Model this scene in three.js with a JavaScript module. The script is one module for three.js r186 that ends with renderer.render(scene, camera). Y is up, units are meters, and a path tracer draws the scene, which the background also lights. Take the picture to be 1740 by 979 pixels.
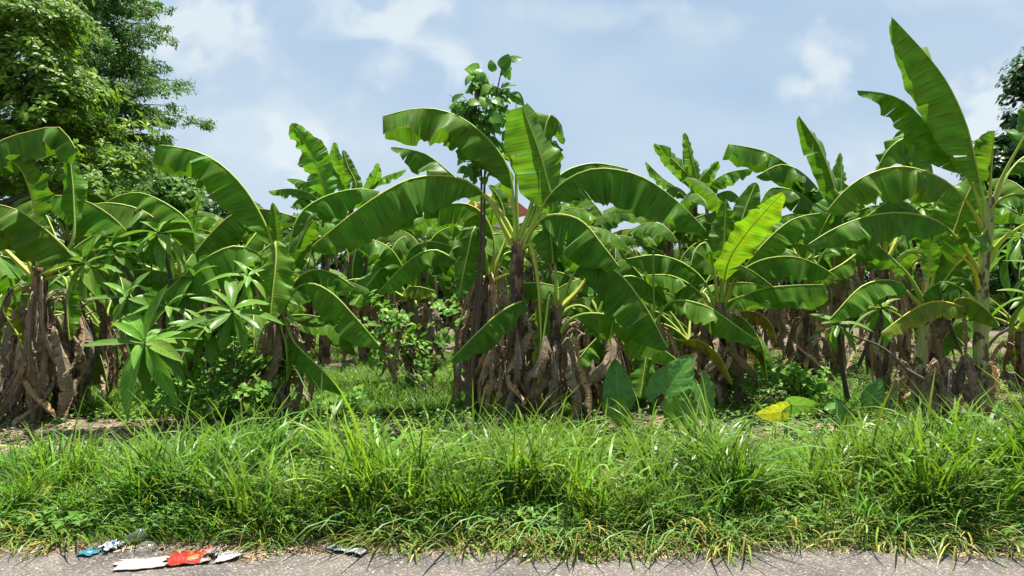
import * as THREE from 'three';
import { mergeGeometries } from 'three/addons/utils/BufferGeometryUtils.js';

// ---------------------------------------------------------------- camera, sky, sun, exposure
const scene = new THREE.Scene();
const CAM_Y = 1.5, F = 1275, HOR = 490, CX = 870;      // focal length and centre in photo pixels
const camera = new THREE.PerspectiveCamera(2 * Math.atan(489.5 / F) * 180 / Math.PI, 1740 / 979, 0.05, 600);
camera.position.set(0, CAM_Y, 0);
camera.lookAt(0, CAM_Y, -10);
const renderer = new THREE.WebGLRenderer({ antialias: true });
renderer.toneMapping = THREE.LinearToneMapping;
renderer.toneMappingExposure = 2.55;
renderer.shadowMap.enabled = true;
const SUN_DIR = new THREE.Vector3(0.13, 0.95, -0.26).normalize();
const sun = new THREE.DirectionalLight(new THREE.Color(1.0, 0.95, 0.86), 5.0);
sun.position.copy(SUN_DIR).multiplyScalar(60).add(new THREE.Vector3(0, 0, -9));
sun.target.position.set(0, 0, -9);
sun.castShadow = true;
sun.shadow.mapSize.set(4096, 4096);
Object.assign(sun.shadow.camera, { left: -22, right: 22, top: 22, bottom: -22, near: 1, far: 140 });
scene.add(sun, sun.target);

// ---------------------------------------------------------------- helpers
function rngOf(seed) { let a = seed >>> 0; return () => { a |= 0; a = a + 0x6D2B79F5 | 0; let t = Math.imul(a ^ a >>> 15, 1 | a); t = t + Math.imul(t ^ t >>> 7, 61 | t) ^ t; return ((t ^ t >>> 14) >>> 0) / 4294967296; }; }
const V = (x, y, z) => new THREE.Vector3(x, y, z);
const P = (px, py, d) => V((px - CX) / F * d, CAM_Y - (py - HOR) / F * d, -d);
const lerp = (a, b, t) => a + (b - a) * t;
const clamp = (x, a = 0, b = 1) => Math.min(b, Math.max(a, x));
const smooth = (a, b, x) => { const t = clamp((x - a) / (b - a)); return t * t * (3 - 2 * t); };
const NT = new Float32Array(65536); { const r = rngOf(77); for (let i = 0; i < 65536; i++) NT[i] = r(); }
function noise2(x, y) {
  const xi = Math.floor(x), yi = Math.floor(y), fx = x - xi, fy = y - yi, u = fx * fx * (3 - 2 * fx), v = fy * fy * (3 - 2 * fy);
  const a = NT[(xi & 255) | (yi & 255) << 8], b = NT[(xi + 1 & 255) | (yi & 255) << 8], c = NT[(xi & 255) | (yi + 1 & 255) << 8], d = NT[(xi + 1 & 255) | (yi + 1 & 255) << 8];
  return a + (b - a) * u + (c - a) * v + (a - b - c + d) * u * v;
}
// noise that repeats every p cells
function noiseP(x, y, p, q) { 
  const xi = Math.floor(x), yi = Math.floor(y), fx = x - xi, fy = y - yi, u = fx * fx * (3 - 2 * fx), v = fy * fy * (3 - 2 * fy);
  const h = (i, j) => NT[((((i % p) + p) % p) & 255) | (((((j % q) + q) % q) & 255) << 8)];
  const a = h(xi, yi), b = h(xi + 1, yi), c = h(xi, yi + 1), d = h(xi + 1, yi + 1);
  return a + (b - a) * u + (c - a) * v + (a - b - c + d) * u * v;
}
function fbm(x, y, o = 4) { let s = 0, a = 0.5, n = 0; for (let i = 0; i < o; i++) { s += a * noise2(x, y); n += a; x = x * 2.03 + 17.3; y = y * 2.03 + 9.1; a *= 0.5; } return s / n; }
const toS = (c) => Math.round(255 * clamp(c <= 0.0031308 ? 12.92 * c : 1.055 * Math.pow(c, 1 / 2.4) - 0.055));
function tex(w, h, fn, srgb = true) {
  const d = new Uint8Array(w * h * 4);
  for (let j = 0; j < h; j++) for (let i = 0; i < w; i++) {
    const c = fn((i + 0.5) / w, (j + 0.5) / h), k = (j * w + i) * 4;
    for (let q = 0; q < 3; q++) d[k + q] = srgb ? toS(c[q]) : Math.round(255 * clamp(c[q]));
    d[k + 3] = 255;
  }
  const t = new THREE.DataTexture(d, w, h);
  t.wrapS = t.wrapT = THREE.RepeatWrapping; t.magFilter = THREE.LinearFilter; t.minFilter = THREE.LinearFilter;
  if (srgb) t.colorSpace = THREE.SRGBColorSpace;
  t.needsUpdate = true; return t;
}
const grey = (w, h, fn) => tex(w, h, (u, v) => { const x = fn(u, v); return [x, x, x]; }, false);
const taken = {};
function numbered(n) { const k = taken[n] = (taken[n] ?? -1) + 1; return k ? `${n}_${String(k).padStart(3, '0')}` : n; }
function shade(o) { o.traverse((m) => { if (m.isMesh) { m.castShadow = true; m.receiveShadow = true; } }); return o; }
function tag(o, label, category, group, kind) {
  if (label) o.userData.label = label; if (category) o.userData.category = category;
  if (group) o.userData.group = group; if (kind) o.userData.kind = kind; return o;
}
function thing(name, label, category, pos, group) {
  const g = new THREE.Group(); g.name = numbered(name); g.position.copy(pos); scene.add(g); return tag(g, label, category, group);
}
// a child mesh whose geometry was made in world axes; it is moved into its parent's own axes
function part(parent, name, geo, mat, rootPos) {
  if (rootPos) geo.translate(-rootPos.x, -rootPos.y, -rootPos.z);
  const m = new THREE.Mesh(geo, mat); m.name = name; m.castShadow = m.receiveShadow = true; parent.add(m); return m;
}
class GB {   // collects vertices
  constructor() { this.p = []; this.uv = []; this.c = []; this.i = []; }
  v(x, y, z, u, w, c) { this.p.push(x, y, z); this.uv.push(u, w); this.c.push(c[0], c[1], c[2]); return this.p.length / 3 - 1; }
  q(a, b, c, d) { this.i.push(a, b, c, a, c, d); }
  t(a, b, c) { this.i.push(a, b, c); }
  geo() {
    const g = new THREE.BufferGeometry();
    g.setAttribute('position', new THREE.Float32BufferAttribute(this.p, 3));
    g.setAttribute('uv', new THREE.Float32BufferAttribute(this.uv, 2));
    g.setAttribute('color', new THREE.Float32BufferAttribute(this.c, 3));
    g.setIndex(this.i); g.computeVertexNormals(); return g;
  }
}
// tapered tube through points; rad(t) in metres, uv in metres
function tube(b, pts, rad, seg = 12, sides = 6, col = [1, 1, 1], cap = true, rough = 0, seed = 0) {
  const curve = pts.length > 2 ? new THREE.CatmullRomCurve3(pts, false, 'centripetal') : new THREE.LineCurve3(pts[0], pts[1]);
  const L = curve.getLength(); let ref = V(0.31, 0.2, 0.93), rows = [];
  for (let k = 0; k <= seg; k++) {
    const t = k / seg, p = curve.getPointAt(t), T = curve.getTangentAt(t);
    const n1 = ref.clone().addScaledVector(T, -ref.dot(T)).normalize(); ref = n1.clone();
    const n2 = T.clone().cross(n1), r = rad(t), row = [];
    for (let s = 0; s <= sides; s++) {
      const a = s / sides * Math.PI * 2, rr = r * (1 + rough * (noise2(seed + 3 + Math.cos(a) * 1.4 + 5, k * 0.6 + Math.sin(a) * 1.4 + 5) - 0.5));
      const x = Math.cos(a) * rr, y = Math.sin(a) * rr;
      row.push(b.v(p.x + n1.x * x + n2.x * y, p.y + n1.y * x + n2.y * y, p.z + n1.z * x + n2.z * y, s / sides, t * L + seed, typeof col === 'function' ? col(t, a) : col));
    }
    rows.push(row);
  }
  for (let k = 0; k < seg; k++) for (let s = 0; s < sides; s++) b.q(rows[k][s], rows[k][s + 1], rows[k + 1][s + 1], rows[k + 1][s]);
  if (cap) for (const [row, e] of [[rows[0], 0], [rows[seg], 1]]) {
    const p = curve.getPointAt(e), c = b.v(p.x, p.y, p.z, 0.5, e * L, typeof col === 'function' ? col(e, 0) : col);
    for (let s = 0; s < sides; s++) e ? b.t(c, row[s], row[s + 1]) : b.t(c, row[s + 1], row[s]);
  }
}
const tubeGeo = (...a) => { const b = new GB(); tube(b, ...a); return b.geo(); };

// ---------------------------------------------------------------- sky: hazy tropical blue with thin broken cloud
{
  const W = 3072, H = 1536, data = new Float32Array(W * H * 4);
  // clouds of the photograph: pixel centre, size in pixels, strength
  const puffs = [[350, 60, 130, 70, 0.95], [300, 20, 120, 40, 0.6], [690, 25, 70, 40, 0.9], [665, 120, 50, 50, 0.75], [1410, 100, 55, 70, 0.9], [1345, 145, 35, 25, 0.6], [1675, 160, 60, 40, 1.0], [1180, 40, 100, 40, 0.35], [1560, 260, 160, 60, 0.35], [980, 20, 140, 30, 0.35], [450, 230, 200, 60, 0.3], [90, 60, 120, 80, 0.6]];
  for (let j = 0; j < H; j++) {
    const el = ((j + 0.5) / H - 0.5) * Math.PI, sy = Math.sin(el), cy = Math.cos(el);
    for (let i = 0; i < W; i++) {
      const th = ((i + 0.5) / W - 0.5) * 2 * Math.PI, dx = Math.cos(th) * cy, dz = Math.sin(th) * cy, k = (j * W + i) * 4;
      const h = clamp(sy), hz = Math.exp(-h * 4.2);
      let r = lerp(0.27, 0.52, hz), g = lerp(0.39, 0.585, hz), b = lerp(0.605, 0.72, hz);
      if (sy > -0.02) {
        const q = 1 / (h + 0.35), x = dx * q * 3.1 + 40, y = dz * q * 3.1 + 40;
        const wx = fbm(x * 1.3, y * 1.3, 3) * 1.5, f = fbm(x + wx, y + 0.8 * wx, 6), veil = smooth(0.32, 0.75, fbm(x * 0.5 + 9, y * 0.5, 4));
        let c = smooth(0.56, 0.78, f) * 0.7 + veil * 0.42;
        if (dz < -0.1) {
          const px = CX + dx / -dz * F, py = HOR - sy / -dz * F, det = fbm(px / 46 + 3, py / 40 + 8, 5), det2 = fbm(px / 110, py / 90 + 31, 4);
          for (const [qx, qy, sx, s2, a] of puffs) {
            const e = Math.exp(-(((px - qx) / sx) ** 2 + ((py - qy) / s2) ** 2) * 0.8);
            if (e > 0.02) c += a * smooth(0.42, 0.92, e * 0.50 + det * 0.62 + det2 * 0.26 - 0.16) * smooth(0.02, 0.2, e);
          }
        }
        c = clamp(c) * 0.78;
        const w = 0.92 + 0.1 * f;
        r = lerp(r, 0.72 * w, c * 0.9); g = lerp(g, 0.735 * w, c * 0.9); b = lerp(b, 0.79 * w, c * 0.9);
      }
      data[k] = r * 0.49; data[k + 1] = g * 0.52; data[k + 2] = b * 0.49; data[k + 3] = 1;
    }
  }
  const t = new THREE.DataTexture(data, W, H, THREE.RGBAFormat, THREE.FloatType);
  t.mapping = THREE.EquirectangularReflectionMapping; t.magFilter = THREE.LinearFilter; t.needsUpdate = true;
  scene.background = t; scene.environment = t;
}

// ---------------------------------------------------------------- materials
const leafVein = (u, v) => {           // u along the leaf (1 m), v from midrib to edge
  const fine = noiseP(u * 128, v * 2, 128, 2), mid = noiseP(u * 40, v * 2 + 3, 40, 2), wide = noiseP(u * 11, v * 3 + 7, 11, 3);
  return 0.36 * fine + 0.34 * mid + 0.3 * wide;
};
const leafMap = tex(1024, 64, (u, v) => {
  const n = leafVein(u, v), y = noiseP(u * 17 + 5, v * 4, 17, 4), m = 0.42 + 1.16 * n;
  return [0.092 * m * (0.75 + 0.5 * y), 0.222 * m, 0.009 * m * (1.1 - 0.3 * y)];
});
const leafBump = grey(1024, 64, (u, v) => 0.5 * noiseP(u * 128, 0, 128, 1) + 0.5 * noiseP(u * 52, v * 2, 52, 2));
const phys = (o) => new THREE.MeshPhysicalMaterial(Object.assign({ side: THREE.DoubleSide, vertexColors: true, roughness: 0.95 }, o));
const M = {
  banana: phys({ map: leafMap, bumpMap: leafBump, bumpScale: 0.004, transmission: 0.52, thickness: 0, roughness: 0.92, specularIntensity: 0.2, clearcoat: 0.18, clearcoatRoughness: 0.36 }),
  rib: phys({ color: new THREE.Color().setRGB(0.28, 0.36, 0.055), roughness: 0.6, specularIntensity: 0.6 }),
};
const fibre = (u, v) => 0.5 * noiseP(u * 60, v * 3, 60, 3) + 0.3 * noiseP(u * 20 + 4, v * 5, 20, 5) + 0.2 * noiseP(u * 9, v * 9, 9, 9);
const dryMap = tex(512, 128, (u, v) => {
  const n = fibre(u, v), k = 0.4 + 1.15 * n, w = noiseP(u * 7, v * 5 + 2, 7, 5);
  return [lerp(0.23, 0.29, w) * k, lerp(0.165, 0.24, w) * k, lerp(0.095, 0.17, w) * k];
});
const dryBump = grey(512, 128, fibre);
M.dry = phys({ map: dryMap, bumpMap: dryBump, bumpScale: 0.006, transmission: 0.16, thickness: 0, roughness: 0.96 });
const stemFn = (u, v) => { const f = 0.6 * noiseP(u * 40, v * 4, 40, 4) + 0.4 * noiseP(u * 14, v * 10, 14, 10), b = noiseP(u * 6 + 2, v * 9, 6, 9) * 0.6 + noiseP(u * 18, v * 26, 18, 26) * 0.4; return [f, b]; };
const stemGreen = tex(256, 256, (u, v) => { const [f, b] = stemFn(u, v), k = 0.6 + 0.8 * f, t = smooth(0.56, 0.68, b); return [lerp(0.27, 0.07, t) * k, lerp(0.30, 0.045, t) * k, lerp(0.09, 0.025, t) * k]; });
const stemDry = tex(256, 256, (u, v) => { const [f, b] = stemFn(u, v), k = 0.45 + f, t = smooth(0.4, 0.7, b); return [lerp(0.20, 0.055, t) * k, lerp(0.13, 0.035, t) * k, lerp(0.07, 0.022, t) * k]; });
const stemB = grey(256, 256, (u, v) => stemFn(u, v)[0]);
M.stemGreen = phys({ map: stemGreen, bumpMap: stemB, bumpScale: 0.012, roughness: 0.7 });
M.stemDry = phys({ map: stemDry, bumpMap: stemB, bumpScale: 0.02, roughness: 0.95 });
const barkFn = (u, v) => 0.6 * noiseP(u * 16, v * 6, 16, 6) + 0.4 * noiseP(u * 50, v * 30, 50, 30);
M.bark = phys({ map: tex(256, 256, (u, v) => { const k = 0.4 + 1.1 * barkFn(u, v); return [0.10 * k, 0.08 * k, 0.06 * k]; }), bumpMap: grey(256, 256, barkFn), bumpScale: 0.01, roughness: 0.95 });
const ovalMap = tex(128, 256, (u, v) => {  // u across, v along: side veins run from the midrib
  const a = Math.abs(u - 0.5), vein = smooth(0.8, 1, Math.cos((v * 14 - a * 5) * Math.PI * 2) * 0.5 + 0.5) * 0.38 + smooth(0.03, 0.0, a) * 0.7, n = noiseP(u * 9, v * 14, 9, 14);
  const k = 0.8 + 0.35 * n + vein; return [0.44 * k, 0.5 * k, 0.42 * k];
});
const leafy = (r, g, b, tr = 0.4, coat = 0.3) => phys({ color: new THREE.Color().setRGB(r, g, b), map: ovalMap, transmission: tr, thickness: 0, roughness: 0.93, specularIntensity: 0.3, clearcoat: coat * 0.6, clearcoatRoughness: 0.3 });
M.shrubLeaf = leafy(0.23, 0.47, 0.045, 0.44, 0.4);
M.sapLeaf = leafy(0.20, 0.46, 0.05, 0.45);
M.taro = leafy(0.17, 0.42, 0.045, 0.38, 1.0);
M.almond = leafy(0.26, 0.45, 0.03, 0.45, 0.35);
M.conic = leafy(0.19, 0.38, 0.055, 0.42, 0.3);
M.darkTree = leafy(0.075, 0.19, 0.035, 0.3, 0.5);
M.bush = leafy(0.19, 0.40, 0.045, 0.4, 0.3);
M.herb = leafy(0.22, 0.47, 0.05, 0.42, 0.25);
M.grass = phys({ color: new THREE.Color().setRGB(0.108, 0.225, 0.012), transmission: 0.45, thickness: 0, roughness: 0.93, specularIntensity: 0.25, clearcoat: 0.36, clearcoatRoughness: 0.33 });
M.litter = phys({ map: dryMap, color: new THREE.Color(0.95, 0.97, 1.0), roughness: 0.97 });

// ---------------------------------------------------------------- leaf builders
// A banana leaf: petiole and midrib along a curve, two half blades that hang from it, torn across in places.
function bananaLeaf(parent, pts, o = {}) {
  const R = rngOf((o.seed ?? 1) * 7919 + 13), root = o.root ?? parent.position;
  const { hw = 0.3, pet = 0.2, fold = 1.0, curl = 0.25, n = V(0, 1, 0), ragged = 0.25, ns = 40, nc = 6, amp = 0.05, tint = [1, 1, 1], edge = null, edgeAt = 2, dead = false, ribR = 0.0135, petR = 0.034, ribTint = [1, 1, 1], slant = 0.15, tipCut = 0 } = o;
  const fa = o.fa ?? fold, fb = o.fb ?? fold, wa = o.wa ?? 1, wb = o.wb ?? 1;
  const curve = new THREE.CatmullRomCurve3(pts, false, 'centripetal'); curve.arcLengthDivisions = 80;
  const L = curve.getLength(), BL = L * (1 - pet);
  const chord = curve.getPointAt(1).sub(curve.getPointAt(Math.min(pet, 0.9))).normalize();
  const B0 = chord.clone().cross(n); if (B0.lengthSq() < 1e-4) B0.set(0, 0, 1); B0.normalize();
  const off = R() * 10, sd = R() * 200;
  const frame = (s) => {
    const t = clamp(pet + s * (1 - pet)), p = curve.getPointAt(t), T = curve.getTangentAt(t);
    const B = B0.clone().addScaledVector(T, -B0.dot(T)).normalize(); return { p, T, B, N: B.clone().cross(T) };
  };
  const width = (s) => { const x = s * (1 - tipCut); return hw * (0.06 + 0.94 * Math.pow(clamp(x / 0.22), 0.62)) * Math.pow(clamp((1 - x) / 0.38), 0.52) * (0.9 + 0.1 * Math.sin(Math.PI * x)); };
  const b = new GB();
  for (const side of [1, -1]) {
    const f0 = side > 0 ? fa : fb, wk = side > 0 ? wa : wb; if (wk <= 0.01) continue;
    const cuts = [0]; const nt = Math.round(ragged * 14 * (0.6 + 0.8 * R()));
    for (let k = 0; k < nt; k++) cuts.push(0.06 + 0.9 * R()); cuts.push(1); cuts.sort((x, y) => x - y);
    for (let k = cuts.length - 2; k > 0; k--) if (cuts[k + 1] - cuts[k] < 0.018) cuts.splice(k, 1);
    for (let k = 0; k + 1 < cuts.length; k++) {
      const s0 = cuts[k], s1 = cuts[k + 1], nr = Math.max(2, Math.ceil((s1 - s0) * ns)), rows = [];
      const so = (R() - 0.5) * (dead ? 0.9 : 0.55) * (nt ? 1 : 0), gap = nt ? (dead ? 0.08 + 0.3 * R() : 0.02 + 0.12 * R() * ragged) : 0, t0 = nt ? 0.05 + 0.5 * R() : 1, short = nt ? 1 - 0.12 * R() * (dead ? 2.2 : 1) : 1;
      for (let r = 0; r <= nr; r++) {
        const s = lerp(s0, s1, r / nr), fr = frame(s), w = width(s) * wk * short, row = [];
        let x = 0, y = 0;
        for (let j = 0; j <= nc; j++) {
          const u = j / nc;
          if (j) { const a = f0 + curl * u + so * Math.max(0, u - t0) + (dead ? 1.5 * (noise2(sd + s * 3, u * 3 + side * 7) - 0.5) + 0.35 * (noise2(sd + s * 14, u * 5 + side * 7) - 0.5) : 0) + amp * (7 * (noise2(sd + s * BL * 5, side * 9) - 0.5) + 6 * (noise2(sd + s * BL * 14, side * 19) - 0.5) - (f0 > 0.9 ? 10 : 5) * smooth(0.66, 0.8, noise2(sd + s * BL * 6, side * 23))); x += Math.cos(a) * w / nc; y -= Math.sin(a) * w / nc; }
          const pull = gap * Math.max(0, u - t0) * ((s0 + s1) / 2 - s) * BL, wob = amp * Math.pow(u, 1.4) * (noise2(sd + s * 15, side * 31 + u * 0.8) - 0.5) * 2 * Math.min(1, w / 0.2) + (dead ? (0.09 * u * (noise2(sd + s * 7, u * 6 + 50) - 0.5) + 0.02 * u * (noise2(sd + s * 30, u * 11 + 50) - 0.5)) : 0);
          const f = slant * w * u + pull;
          const q = [fr.p.x + fr.B.x * x * side + fr.N.x * (y + wob) + fr.T.x * f, fr.p.y + fr.B.y * x * side + fr.N.y * (y + wob) + fr.T.y * f, fr.p.z + fr.B.z * x * side + fr.N.z * (y + wob) + fr.T.z * f];
          let c = tint;
          if (edge) { const e = smooth(edgeAt, edgeAt + 0.22, u * 0.72 + 0.35 * s + 0.5 * (noise2(sd + s * 11, u * 4 + side * 5) - 0.5)); c = [0, 1, 2].map((m) => lerp(tint[m], edge[m], e)); }
          row.push(b.v(q[0], q[1], q[2], off + s * BL, 0.04 + 0.92 * u, c));
        }
        rows.push(row);
      }
      for (let r = 0; r < nr; r++) for (let j = 0; j < nc; j++) side > 0 ? b.q(rows[r][j], rows[r][j + 1], rows[r + 1][j + 1], rows[r + 1][j]) : b.q(rows[r][j], rows[r + 1][j], rows[r + 1][j + 1], rows[r][j + 1]);
    }
  }
  const leaf = part(parent, dead ? 'dead_leaf' : 'leaf', b.geo(), dead ? M.dry : M.banana, root);
  if (o.noRib) return leaf;
  const rp = []; const K = 9; for (let k = 0; k <= K; k++) rp.push(curve.getPointAt(k / K * 0.985));
  part(leaf, 'midrib', tubeGeo(rp, (t) => t < pet ? lerp(petR, ribR, t / Math.max(pet, 0.01)) : lerp(ribR, 0.004, (t - pet) / (1 - pet)), 18, 5, ribTint), dead ? M.dry : M.rib, root);
  return leaf;
}
const BROWN = [1.0, 1.0, 1.0];
// a dead leaf that has collapsed along the stem: crown point, heading, drop and reach
function deadLeaf(parent, top, az, drop, reach, seed, o = {}) {
  const R = rngOf(seed * 31 + 5), dx = Math.cos(az), dz = Math.sin(az), up = 0.05 + 0.16 * R();
  const pts = [top.clone(), V(top.x + dx * reach * 0.5, top.y + up * (o.up ?? 1), top.z + dz * reach * 0.5), V(top.x + dx * reach, top.y - drop * 0.28, top.z + dz * reach),
    V(top.x + dx * reach * (0.8 + 0.5 * R()) - dz * 0.1 * (R() - 0.5), top.y - drop * 0.65, top.z + dz * reach * (0.8 + 0.5 * R())), V(top.x + dx * reach * (0.5 + 0.7 * R()), top.y - drop, top.z + dz * reach * (0.5 + 0.7 * R()))];
  const g = 0.5 + 1.55 * R() * R() + 0.2 * R(), w = R(), sw = (R() - 0.5) * 0.9; pts[3].x -= dz * sw * 0.5; pts[3].z += dx * sw * 0.5; pts[4].x -= dz * sw; pts[4].z += dx * sw;
  return bananaLeaf(parent, pts, Object.assign({ root: o.root, seed, hw: 0.035 + 0.16 * R() * R() * R() + 0.03 * R(), pet: 0.16, fold: 0.5 + 0.9 * R(), curl: 1.1 * (R() - 0.4), n: V(dx + (R() - 0.5) * 1.2, 0.25, dz + (R() - 0.5) * 1.2), ragged: 0.5 + 0.6 * R(), ns: 30, nc: 4, amp: 0.03, dead: true, ribR: 0.008, petR: 0.016, tint: [g * lerp(1.2, 1, w), g * lerp(0.97, 1, w), g * lerp(0.72, 1, w)], ribTint: [g * 1.1, g, g] }, o.leaf));
}
// simple leaf with a crease: used by shrubs, saplings and trees; lies along +y from the origin, faces +z
function ovalLeaf(b, len, w, shape = 0.45, bend = 0.25, crease = 0.18, segs = 6, col = [1, 1, 1], mtx = null, wavy = 0, heart = 0) {
  const rows = [], q = new THREE.Vector3();
  for (let k = 0; k <= segs; k++) {
    const s = k / segs, pw = s < shape ? Math.sin(s / shape * Math.PI / 2) : Math.cos((s - shape) / (1 - shape) * Math.PI / 2) ** 0.8, ww = w * Math.max(0.015, heart && s < shape ? Math.pow(pw, 0.45) : pw), row = [];
    for (let j = -1; j <= 1; j++) {
      q.set(j * ww, s * len - (heart && j ? heart * len * (1 - s) ** 3 : 0), -bend * len * s * s + Math.abs(j) * ww * crease + (wavy ? wavy * (noise2(s * 7 + len * 91, j * 3 + w * 77) - 0.5) : 0));
      if (mtx) q.applyMatrix4(mtx); row.push(b.v(q.x, q.y, q.z, 0.5 + 0.45 * j, s, col));
    }
    rows.push(row);
  }
  for (let k = 0; k < segs; k++) for (let j = 0; j < 2; j++) b.q(rows[k][j], rows[k][j + 1], rows[k + 1][j + 1], rows[k + 1][j]);
}
// matrix that lays a leaf along dir with its face towards up
function leafMatrix(pos, dir, up) {
  const y = dir.clone().normalize(), x = y.clone().cross(up); if (x.lengthSq() < 1e-5) x.set(1, 0, 0); x.normalize(); const z = x.clone().cross(y);
  return new THREE.Matrix4().makeBasis(x, y, z).setPosition(pos);
}

// ---------------------------------------------------------------- ground, road
const groundMat = (() => {
  const n1 = (u, v) => 0.5 * noiseP(u * 24, v * 24, 24, 24) + 0.5 * noiseP(u * 90, v * 90, 90, 90);
  const map = tex(512, 512, (u, v) => { const a = noiseP(u * 6, v * 6, 6, 6), n = n1(u, v), k = 0.45 + 1.1 * n; return [lerp(0.09, 0.14, a) * k, lerp(0.07, 0.11, a) * k, lerp(0.045, 0.07, a) * k]; });
  return new THREE.MeshStandardMaterial({ map, bumpMap: grey(512, 512, n1), bumpScale: 0.03, roughness: 0.97 });
})();
const groundY = (x, z) => { const v = smooth(-4.2, -5.2, z); return v * (0.05 + 0.10 * (fbm(x * 0.5 + 30, z * 0.5 + 30, 3) - 0.4)) - 0.004 * (1 - v); };
{
  const mk = (x0, x1, z0, z1, nx, nz) => {
    const b = new GB(), id = [];
    for (let j = 0; j <= nz; j++) for (let i = 0; i <= nx; i++) { const x = lerp(x0, x1, i / nx), z = lerp(z0, z1, j / nz); id.push(b.v(x, groundY(x, z), z, x / 2.2, z / 2.2, [1, 1, 1])); }
    for (let j = 0; j < nz; j++) for (let i = 0; i < nx; i++) { const a = j * (nx + 1) + i; b.q(id[a], id[a + nx + 1], id[a + nx + 2], id[a + 1]); }
    return b.geo();
  };
  const g = mk(-16, 16, 6, -30, 160, 180); g.computeVertexNormals();
  const far = [mk(-260, -16, 6, -30, 8, 20), mk(16, 260, 6, -30, 8, 20), mk(-260, 260, -30, -400, 20, 20), mk(-260, 260, 60, 6, 20, 6)];
  const gm = new THREE.Mesh(mergeGeometries([g, ...far]), groundMat); gm.name = 'ground'; gm.receiveShadow = true; scene.add(gm);
  tag(gm, 'brown soil floor of the banana grove', 'ground', null, 'structure');
}
const roadEdge = (x) => -4.14 - 0.24 * fbm(x * 1.3 + 50, 3, 3) + 0.06 * (noise2(x * 7, 9) - 0.5);
{
  const peb = (u, v) => 0.55 * noiseP(u * 200, v * 200, 200, 200) + 0.25 * noiseP(u * 90, v * 90, 90, 90) + 0.2 * noiseP(u * 20, v * 20, 20, 20);
  const map = tex(1024, 1024, (u, v) => { const n = peb(u, v), big = noiseP(u * 5, v * 5, 5, 5), st = smooth(0.62, 0.8, noiseP(u * 190 + 40, v * 190, 190, 190)), k = 0.55 + 0.75 * n; return [lerp(0.05, 0.135, big) * k + 0.12 * st, lerp(0.045, 0.115, big) * k + 0.102 * st, lerp(0.041, 0.098, big) * k + 0.088 * st]; });
  const mat = new THREE.MeshStandardMaterial({ map, bumpMap: grey(1024, 1024, peb), bumpScale: 0.012, roughness: 0.93 });
  const b = new GB(); let prev = null; const nx = 260;
  for (let i = 0; i <= nx; i++) {
    const x = lerp(-13, 13, i / nx), e = roadEdge(x), col = [1, 1, 1], row = [e, e + 0.06, -3.6, 5].map((z, k) => b.v(x, k ? 0.012 : -0.03, z, x / 1.6, z / 1.6, col));
    if (prev) for (let k = 0; k < 3; k++) b.q(prev[k], prev[k + 1], row[k + 1], row[k]);
    prev = row;
  }
  const m = new THREE.Mesh(b.geo(), mat); m.name = 'road'; m.receiveShadow = true; scene.add(m);
  tag(m, 'grey weathered asphalt road edge in front of the grass', 'road', null, 'structure');
}

// ---------------------------------------------------------------- banana plants of the front row
const OLD = [3.2, 1.35, 0.9], YEL = [2.6, 1.5, 0.6];
const CAMN = (x = 0, y = 0.1, z = 1) => V(x, y, z);
function bananaPlant(o) {
  const { x, d, label, stem, r0 = 0.105, r1 = 0.065, mat = M.stemDry, leaves = [], dead = 8, seed = 1, deadTop, deadDrop = [0.7, 1.3], spread = 0.26, group = 'banana plants of the front row' } = o;
  const bx = (x - CX) / F * d, base = V(bx, groundY(bx, -d), -d);
  const g = thing('banana_plant', label, 'banana plant', base, group), R = rngOf(seed * 101 + 7);
  const sp = [V(base.x, base.y - 0.06, base.z), ...stem.map(([px, py]) => P(px, py, d))], top = sp[sp.length - 1];
  part(g, 'pseudostem', tubeGeo(sp, (t) => 0.85 * lerp(r0, r1, Math.pow(t, 0.8)), 22, 12, [1, 1, 1], true, 0.28, seed * 1.7), mat, base);
  leaves.forEach(([pp, q = {}], i) => {
    const K = pp.length - 1, pts = pp.map(([px, py, z], k) => P(px, py, d - (z ?? (q.dz ?? 0) * Math.pow(k / K, 1.2))));
    const jt = 0.85 + 0.3 * R(), ty = 0.9 + 0.25 * R();
    bananaLeaf(g, pts, Object.assign({ seed: seed * 50 + i + 1, tint: [jt * ty, jt, jt * 0.95], pet: 0.2, ribTint: [0.85 + 0.4 * R(), 0.95 + 0.2 * R(), 0.9] }, q, { hw: (q.hw ?? 0.3) * (q.keep ? 1 : 0.8), ragged: Math.max(q.ragged ?? 0.25, q.ragged === 0 ? 0 : 0.1), edge: q.edge ?? (R() < 0.4 ? OLD : null), edgeAt: q.edgeAt ?? 1.02 + 0.1 * R() }));
  });
  const topY = deadTop ? P(0, deadTop, d).y : top.y;
  for (let k = 0; k < Math.round(dead * 1.5); k++) {
    const yy = topY - (k < 2 ? 0 : R() * Math.max(0.05, topY - 0.7)), t = clamp((yy - base.y) / (top.y - base.y)), c = new THREE.CatmullRomCurve3(sp).getPoint(t);
    const az = k * 2.4 + R() * 0.9, dr = Math.min(yy - base.y - 0.03, lerp(deadDrop[0], deadDrop[1], R()));
    deadLeaf(g, V(c.x + Math.cos(az) * 0.06, yy, c.z + Math.sin(az) * 0.06), az, dr, spread * (0.25 + 1.0 * R()), seed * 300 + k);
  }
  return g;
}
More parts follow.
